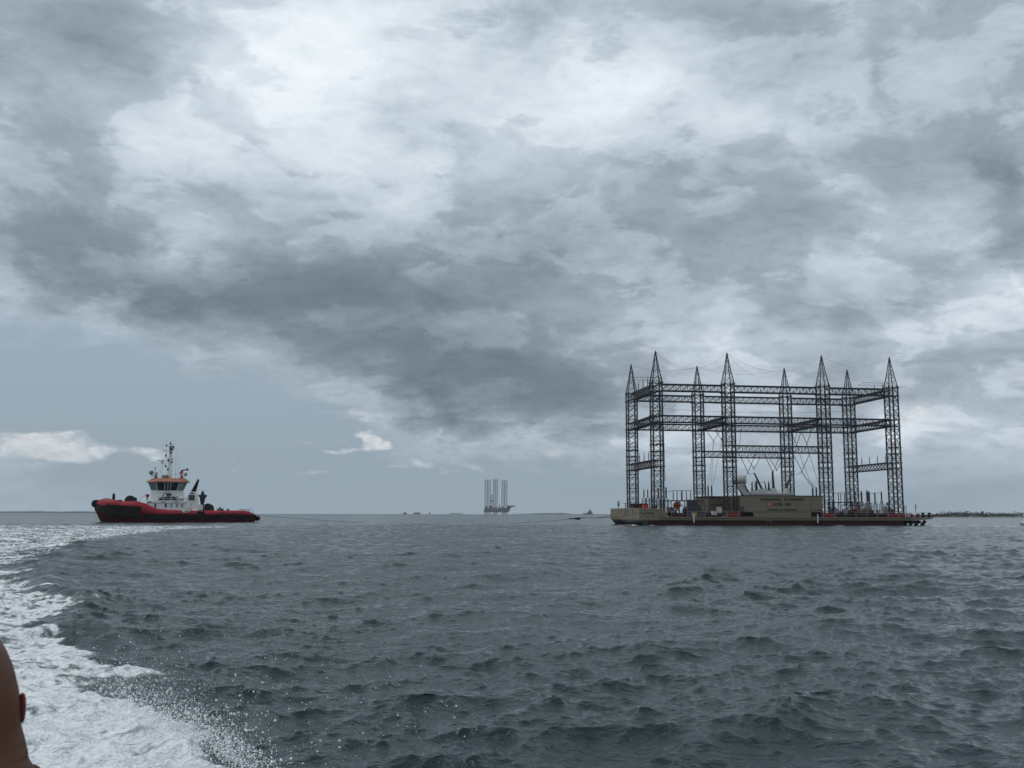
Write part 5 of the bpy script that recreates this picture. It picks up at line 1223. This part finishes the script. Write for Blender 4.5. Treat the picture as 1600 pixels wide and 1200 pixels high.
for k in range(n_+1):
    px = 1440+ (2100-1440)*k/n_; x = fx(px, MY); w_ = 25+8*math.sin(k*.7)
    vs += [(x, MY-6+2*math.sin(k*1.3), -.4), (x, MY+4, .35), (x, MY+w_+40, .5), (x, MY+w_+90, -.4)]
for k in range(n_):
    for j in range(3): fs.append((4*k+j, 4*k+4+j, 4*k+5+j, 4*k+1+j))
mud.add(vs, fs); o = mud.build('shore', paint('grey_mud', (.16, .16, .15), .8, streak=False)); tag(o, 'low grey mudbank shore on the right beyond the barge stern', None, None, 'structure')
def prof_h(px):
    base = (1+.22*np.sin(px*.9)+.16*np.sin(px*2.3+1))*np.interp(px, [1440, 1456, 1470, 1483, 1485, 1490, 1495, 1502, 1510, 1520, 1530, 1540, 1555, 1565, 1568, 1580, 1600, 1700, 2100], [1.0, 1.8, 2.0, 2.3, 2.0, 3.6, 4.1, 3.3, 3.9, 4.3, 3.2, 4.2, 3.4, 4.0, 3.2, 3.0, 3.2, 5, 6])
    return base
sp = []; g = random.Random(9)
for k in range(2600):
    px = 1456+644*(g.random()**1.5); x = fx(px, MY); y = MY+2+g.random()*38; h_ = float(prof_h(px))*(.85+.3*g.random()); z = .4+(h_)*g.random()**.6
    if px < 1484 and g.random() < .45: continue
    r = .55+.5*g.random(); sp.append((x+g.uniform(-.4, .4), y, min(z, h_), r))
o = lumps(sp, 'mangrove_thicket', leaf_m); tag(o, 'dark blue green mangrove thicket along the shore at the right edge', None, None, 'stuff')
def tree(px, top, w_px, kind, label):
    x = fx(px, MY+15); Y = MY+15; zt_ = fz(px, top, Y); w_ = w_px/FPX*Y/2
    t = thing('tree', label, 'tree', (x, Y, .4), (0, 0, 0), 'taller trees rising over the mangroves'); g = random.Random(int(px))
    mb = MB(); mb.bar((0, 0, 0), (g.uniform(-.2, .2), 0, zt_*.6), .32, .22, n=6)
    for q in range(5): a = g.uniform(0, 6.28); mb.bar((0, 0, zt_*(.5+.06*q)), (math.cos(a)*w_*.6, math.sin(a)*w_*.6, zt_*.86), .16, .06, n=5)
    mb.build('trunk', bark_m, t)
    if kind == 'umbrella': s_ = [(g.uniform(-1, 1)*w_, g.uniform(-1, 1)*w_, zt_-1.0-.35*abs(g.gauss(0, .5)), .42) for q in range(34)]
    elif kind == 'spike': s_ = [(g.gauss(0, .3)*w_, g.gauss(0, .3)*w_, zt_*(.5+.45*q/14), .42*(1.1-q/18)) for q in range(14)]
    else: s_ = [(g.gauss(0, .5)*w_, g.gauss(0, .5)*w_, zt_*g.uniform(.6, .9), .5) for q in range(24)]
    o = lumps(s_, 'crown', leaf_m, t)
tree(1511.5, 798.2, 5.2, 'umbrella', 'flat topped umbrella tree standing highest over the mangroves')
tree(1534.5, 801, 3.6, 'round', 'small rounded tree right of the flat topped tree')
tree(1542, 801, 2.0, 'spike', 'narrow spiky tree between the small rounded tree and the paired thin trees')
tree(1556.3, 801.8, 1.6, 'spike', 'thin upright tree, left one of the close pair')
tree(1565, 801.8, 2.0, 'spike', 'thin upright tree, right one of the close pair')
tree(1497, 802.3, 8, 'round', 'broad rounded tree at the left end of the thick mangroves')
# a white launch just entering the picture at the right edge
p = on_water(1598.5, 821.4); t = thing('white_launch', 'white bow of a small launch cut off by the right edge of the picture', 'boat', p, (0, 0, .05))
MB().prism([(-.3, .70), (-.1, .25), (.2, -.3), (6, -.3), (6, .75), (.2, .80)], -.9, .9).build('hull', white_p, t); MB().prism([(1.6, .78), (2.2, 1.5), (4.5, 1.5), (4.8, .78)], -.6, .6).build('cabin', white_p, t); MB().prism([(1.85, .9), (2.2, 1.35), (3.0, 1.35), (3.0, .9)], -.62, .62).build('window', glass_d, t)
# foam on the open water
def wp(*P_): return [tuple(on_water(*p)[:2]) for p in P_]
FOAM_TRAILS += [(wp((1458, 821.6), (1500, 821.4), (1560, 822.2), (1640, 822.6)), 2.6, .85), (wp((966, 819.6), (980, 820.2), (1000, 821.2), (1018, 821.4)), 1.3, .95), (wp((1010, 821.6), (1440, 822.2)), 1.1, .42),
                (wp((160, 817.0), (250, 818.0), (400, 818.2)), 2.4, .50), (wp((400, 816), (460, 815.5), (560, 816)), 4.0, .50), (wp((100, 821), (260, 822), (420, 820.5), (520, 818.5)), 8.0, .46)]

# ------------------------------------------------------------------ the passenger at the near left
skin = bpy.data.materials.new('dark_brown_skin'); skin.use_nodes = True; t_ = NT(skin.node_tree); b_ = t_.n['Principled BSDF']
ob = t_.new('ShaderNodeTexCoord').outputs['Object']; nz = t_.noise(ob, 14, 5, .6); nf = t_.noise(ob, 220, 3, .6)
t_.link(t_.mix(nz, (.085, .036, .018), (.15, .068, .036)), b_.inputs['Base Color']); b_.inputs['Roughness'].default_value = .58; b_.inputs['Specular IOR Level'].default_value = .3
b_.inputs['Subsurface Weight'].default_value = .12; b_.inputs['Subsurface Radius'].default_value = (.012, .004, .002)
bp_ = t_.new('ShaderNodeBump'); bp_.inputs['Distance'].default_value = .0015; bp_.inputs['Strength'].default_value = .5; t_.link(nf, bp_.inputs['Height']); t_.link(bp_.outputs[0], b_.inputs['Normal'])
ear_skin = skin.copy(); ear_skin.name = 'backlit_ear_skin'  # red of backlight through the ear put into its base colour
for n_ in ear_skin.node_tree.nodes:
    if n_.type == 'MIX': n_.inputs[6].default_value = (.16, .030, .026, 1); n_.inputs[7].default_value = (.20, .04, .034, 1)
PYd = 2.1; hc = at_depth(-20, 1100, PYd); SC = PYd/FPX*.845
def zpy(py): return at_depth(-20, py, PYd).z-hc.z
person = thing('person', 'dark skinned bald person seen from behind, cut off at the near left corner', 'person', (hc.x, hc.y, 0), (0, 0, math.atan2(-hc.x, hc.y)))
H0 = hc.z
# py, half width px, depth half (m), centre shift towards the sea (m)
PR = [(996, 2, .01, .0), (999, 11, .045, .0), (1006, 18, .066, .0), (1016, 25, .080, .0), (1028, 30.5, .092, .0), (1042, 38, .100, .002), (1067, 46, .106, .004), (1087, 51.5, .104, .004), (1108, 54, .098, .002), (1135, 57, .088, -.002), (1147, 61, .082, -.006),
      (1160, 66, .078, -.010), (1170, 68, .077, -.010), (1180, 73, .083, -.012), (1186, 70, .078, -.011), (1190, 73, .085, -.013), (1197, 78, .085, -.012), (1214, 88, .09, -.008), (1240, 140, .105, 0), (1268, 190, .115, 0), (1300, 212, .125, .01), (1400, 195, .13, .01), (1560, 165, .12, .01), (1680, 178, .13, .01), (1740, 165, .14, .01)]
def body_mesh(rows, name, mat, grow=0.0, face=True, seg=48):
    vs = []; fs = []
    for (py, hw, dp, sh) in rows:
        z = zpy(py); a = hw*SC+grow; b = dp+grow
        for i in range(seg):
            t = 2*math.pi*i/seg; x = a*math.copysign(abs(math.cos(t))**.92, math.cos(t)); y = b*math.copysign(abs(math.sin(t))**.92, math.sin(t))+sh
            if face and y > 0 and 1040 < py < 1170:          # nose, brow and chin on the side turned away from us
                fx_ = math.exp(-(x/.014)**2); nose = .024*fx_*math.exp(-((py-1105)/14.)**2); brow = .008*math.exp(-(x/.05)**2)*math.exp(-((py-1078)/6.)**2)
                eye = -.009*math.exp(-((abs(x)-.032)/.016)**2)*math.exp(-((py-1090)/6.)**2); lip = .008*math.exp(-(x/.028)**2)*math.exp(-((py-1130)/5.)**2); chin = .010*math.exp(-(x/.03)**2)*math.exp(-((py-1152)/9.)**2)
                y += nose+brow+eye+lip+chin
            vs.append((x, y, z))
    n = len(rows)
    for k in range(n-1):
        for i in range(seg): fs.append((k*seg+i, k*seg+(i+1) % seg, (k+1)*seg+(i+1) % seg, (k+1)*seg+i))
    fs += [tuple(range(seg)), tuple((n-1)*seg+i for i in reversed(range(seg)))]
    return vs, fs
def interp_rows(rows, step=4):
    p = np.array(rows, float); out = []
    for py in np.arange(p[0, 0], p[-1, 0], step if True else 1):
        out.append((py, *[float(np.interp(py, p[:, 0], p[:, k])) for k in (1, 2, 3)]))
    return out+[tuple(p[-1])]
vs, fs = body_mesh(interp_rows(PR, 3), 'body', skin)
mb = MB(); mb.add(vs, fs, True)
def limb(P_, R__):
    for (a, b, r0, r1) in zip(P_[:-1], P_[1:], R__[:-1], R__[1:]): mb.bar(a, b, 2*r0, 2*r1, n=14, smooth=True)
    for a, r in zip(P_, R__): mb.lathe(Vector(a)-Vector((0, 0, r)), [(.1*r, 0), (.7*r, .3*r), (r, r), (.7*r, 1.7*r), (.1*r, 2*r)], 14)
zsh = zpy(1300); zhip = zpy(1730)
for sg in (-1, 1):
    limb([(sg*.20, 0, zsh), (sg*.27, .03, zsh-.28), (sg*.20, .26, zsh-.42)], [.062, .046, .032])
    limb([(sg*.20, .26, zsh-.42), (sg*.195, .34, zsh-.44)], [.032, .036])
    for q in range(4): limb([(sg*(.165+.022*q), .345, zsh-.435), (sg*(.165+.022*q), .385+.008*(q in (1, 2)), zsh-.455), (sg*(.165+.022*q), .39, zsh-.485)], [.0095, .0088, .0078])
    limb([(sg*.16, .315, zsh-.44), (sg*.135, .35, zsh-.455), (sg*.135, .375, zsh-.47)], [.012, .010, .009])
    limb([(sg*.09, .02, zhip+.02), (sg*.13, .44, zhip+.03), (sg*.13, .46, zhip-.40), (sg*.13, .60, zhip-.43)], [.09, .062, .042, .038])
body = mb.build('body', skin, person, (0, 0, H0))
m = body.modifiers.new('r', 'REMESH'); m.mode = 'VOXEL'; m.voxel_size = .006; m.use_smooth_shade = True
m = body.modifiers.new('s', 'SMOOTH'); m.factor = .6; m.iterations = 4
# ears
def ear(sg):
    mb = MB(); z0 = zpy(1111); cx = sg*(54*SC-.008)
    vs = []; n = 20
    for ring, (k, off) in enumerate(((1.0, -.004), (1.02, .003), (.80, .006), (.55, .000))):
        for i in range(n):
            t = 2*math.pi*i/n; hz_ = .031*k*math.sin(t)*(1.05 if math.sin(t) > 0 else .95); wy = .017*k*math.cos(t)
            vs.append((cx+sg*(.006+off+.009*k*(.5-.5*math.cos(t))), -.005+wy*.9, z0+hz_))
    fs = [(r*n+i, r*n+(i+1) % n, (r+1)*n+(i+1) % n, (r+1)*n+i) for r in range(3) for i in range(n)]+[tuple(range(3*n, 4*n))]
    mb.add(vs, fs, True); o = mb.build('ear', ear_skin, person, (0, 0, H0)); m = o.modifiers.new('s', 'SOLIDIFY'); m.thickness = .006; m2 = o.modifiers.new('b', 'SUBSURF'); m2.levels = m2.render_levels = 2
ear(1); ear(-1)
# shirt and shorts
shirt_m = paint('dark_maroon_cotton', (.055, .012, .016), .9, streak=False, scale=6); short_m = paint('navy_shorts_cloth', (.02, .025, .05), .9, streak=False, scale=6)
rows = [r for r in interp_rows(PR, 5) if r[0] > 1203]; vs, fs = body_mesh(rows, 's', shirt_m, .010, False)
mb = MB(); mb.add(vs, fs[:-2] if False else fs, True)
for sg in (-1, 1): mb.bar((sg*.17, 0, zsh+.01), (sg*.255, .02, zsh-.20), .165, .135, n=16, smooth=True)
sh_ = mb.build('shirt', shirt_m, person, (0, 0, H0)); m = sh_.modifiers.new('r', 'REMESH'); m.mode = 'VOXEL'; m.voxel_size = .009; m.use_smooth_shade = True
mb = MB()
for sg in (-1, 1): mb.bar((sg*.085, -.02, zhip+.03), (sg*.125, .36, zhip+.035), .23, .17, n=16, smooth=True)
mb.span((-.17, -.12, zhip-.06), (.17, .12, zhip+.10)); sh2 = mb.build('shorts', short_m, person, (0, 0, H0)); m = sh2.modifiers.new('r', 'REMESH'); m.mode = 'VOXEL'; m.voxel_size = .012; m.use_smooth_shade = True
SEATZ = H0+zhip-.09

# the open launch we are riding in, just below the picture
boat = thing('open_launch', 'white open motor launch carrying the bald passenger, just below the picture', 'boat', (-.6, -1.2, 0))
ob_ = [(-1.5, -4.5), (1.5, -4.5), (1.7, -1.0), (1.7, 2.6), (1.5, 4.1), (-1.5, 4.1), (-1.7, 2.6), (-1.7, -1.0)]
n_ = len(ob_); vs = [(x*.8, y*.97, -.35) for x, y in ob_]+[(x, y, SEATZ+.12) for x, y in ob_]
o = MB().add(vs, [tuple(reversed(range(n_)))]+[(k, (k+1) % n_, n_+(k+1) % n_, n_+k) for k in range(n_)]).build('hull', white_p, boat); m = o.modifiers.new('s', 'SOLIDIFY'); m.thickness = .05
MB().add([(x*.93, y*.95, H0+zhip-.475) for x, y in ob_], [tuple(range(n_))]).build('deck', grey_p, boat)
for k in range(n_): a, b = ob_[k], ob_[(k+1) % n_]; MB().bar((a[0], a[1], SEATZ+.13), (b[0], b[1], SEATZ+.13), .09).build('gunwale', grey_p, boat)
MB().span((-1.45, 3.0, SEATZ-.05), (1.45, 3.5, SEATZ)).build('bench', tan_p, boat); MB().span((-1.3, 3.05, H0+zhip-.47), (1.3, 3.15, SEATZ-.05)).build('bench_riser', white_p, boat)

# ------------------------------------------------------------------ flying spray beside the boat
g = np.random.default_rng(5); vs = []; fs = []; cnt = 0
droplets = MB()
def drop(p, r):
    rr = random.Random(int(abs(p[0]*1e5)) % 99991); a = rr.random()*6; s1 = r*rr.uniform(.7, 1.5)
    d = [Vector((math.cos(a)*r, math.sin(a)*r, 0)), Vector((-math.sin(a)*r, math.cos(a)*r, 0)), Vector((rr.uniform(-.4, .4)*r, rr.uniform(-.4, .4)*r, s1))]
    P = Vector(p); droplets.add([P+d[0], P+d[1], P-d[0], P-d[1], P+d[2], P-d[2]], [(0, 1, 4), (1, 2, 4), (2, 3, 4), (3, 0, 4), (1, 0, 5), (2, 1, 5), (3, 2, 5), (0, 3, 5)], True)
for k in range(10000):
    # thickest just outside the white water, thinning away from the boat
    t = g.random()**.8; ax_ = np.interp(t, [0, .3, .6, 1], [135, 200, 290, 365]); ay = np.interp(t, [0, .3, .6, 1], [1066, 1098, 1140, 1200])
    px = ax_+g.exponential(34)+g.normal()*12; py = ay-g.exponential(22)+g.normal()*12+max(0, px-ax_)*.45
    if k % 24 == 0: px += g.random()*330; py += g.random()*60-80
    if py > 1225 or px < 90: continue
    w_ = on_water(px, py); w_ = Vector((w_.x, w_.y, 0)); hgt = .03+abs(g.normal())*.14; D_ = (w_-CAM); f_ = (CAMH-hgt)/CAMH
    p = CAM+D_*f_; drop(p, float(np.clip(g.lognormal(math.log(.0036), .62), .0015, .016)))
spray_m = bpy.data.materials.new('water_droplets'); spray_m.use_nodes = True; bb = spray_m.node_tree.nodes['Principled BSDF']; bb.inputs['Base Color'].default_value = (.75, .78, .80, 1); bb.inputs['Roughness'].default_value = .2
o = droplets.build('spray', spray_m); tag(o, 'white droplets of spray thrown up beside the wake', None, None, 'stuff')

sea_me = build_sea(); sea = link_mesh('sea', sea_me); sea_me.materials.append(water_material())
tag(sea, 'dark grey green choppy sea with white boat wake at the left', None, kind='structure')

# ------------------------------------------------------------------ the air over the sea
hm = bpy.data.materials.new('haze_air'); hm.use_nodes = True; t_ = NT(hm.node_tree)
for n_ in list(t_.n): t_.n.remove(n_)
pv = t_.new('ShaderNodeVolumePrincipled'); pv.inputs['Color'].default_value = (.86, .90, .93, 1); pv.inputs['Density'].default_value = 6.5e-5; pv.inputs['Anisotropy'].default_value = .2
mo = t_.new('ShaderNodeOutputMaterial'); t_.link(pv.outputs[0], mo.inputs['Volume'])
hz_ = MB().span((-5600, -5600, -2.5), (5600, 5600, 118)).build('haze', hm); tag(hz_, 'thin pale haze over the whole sea', None, None, 'stuff')
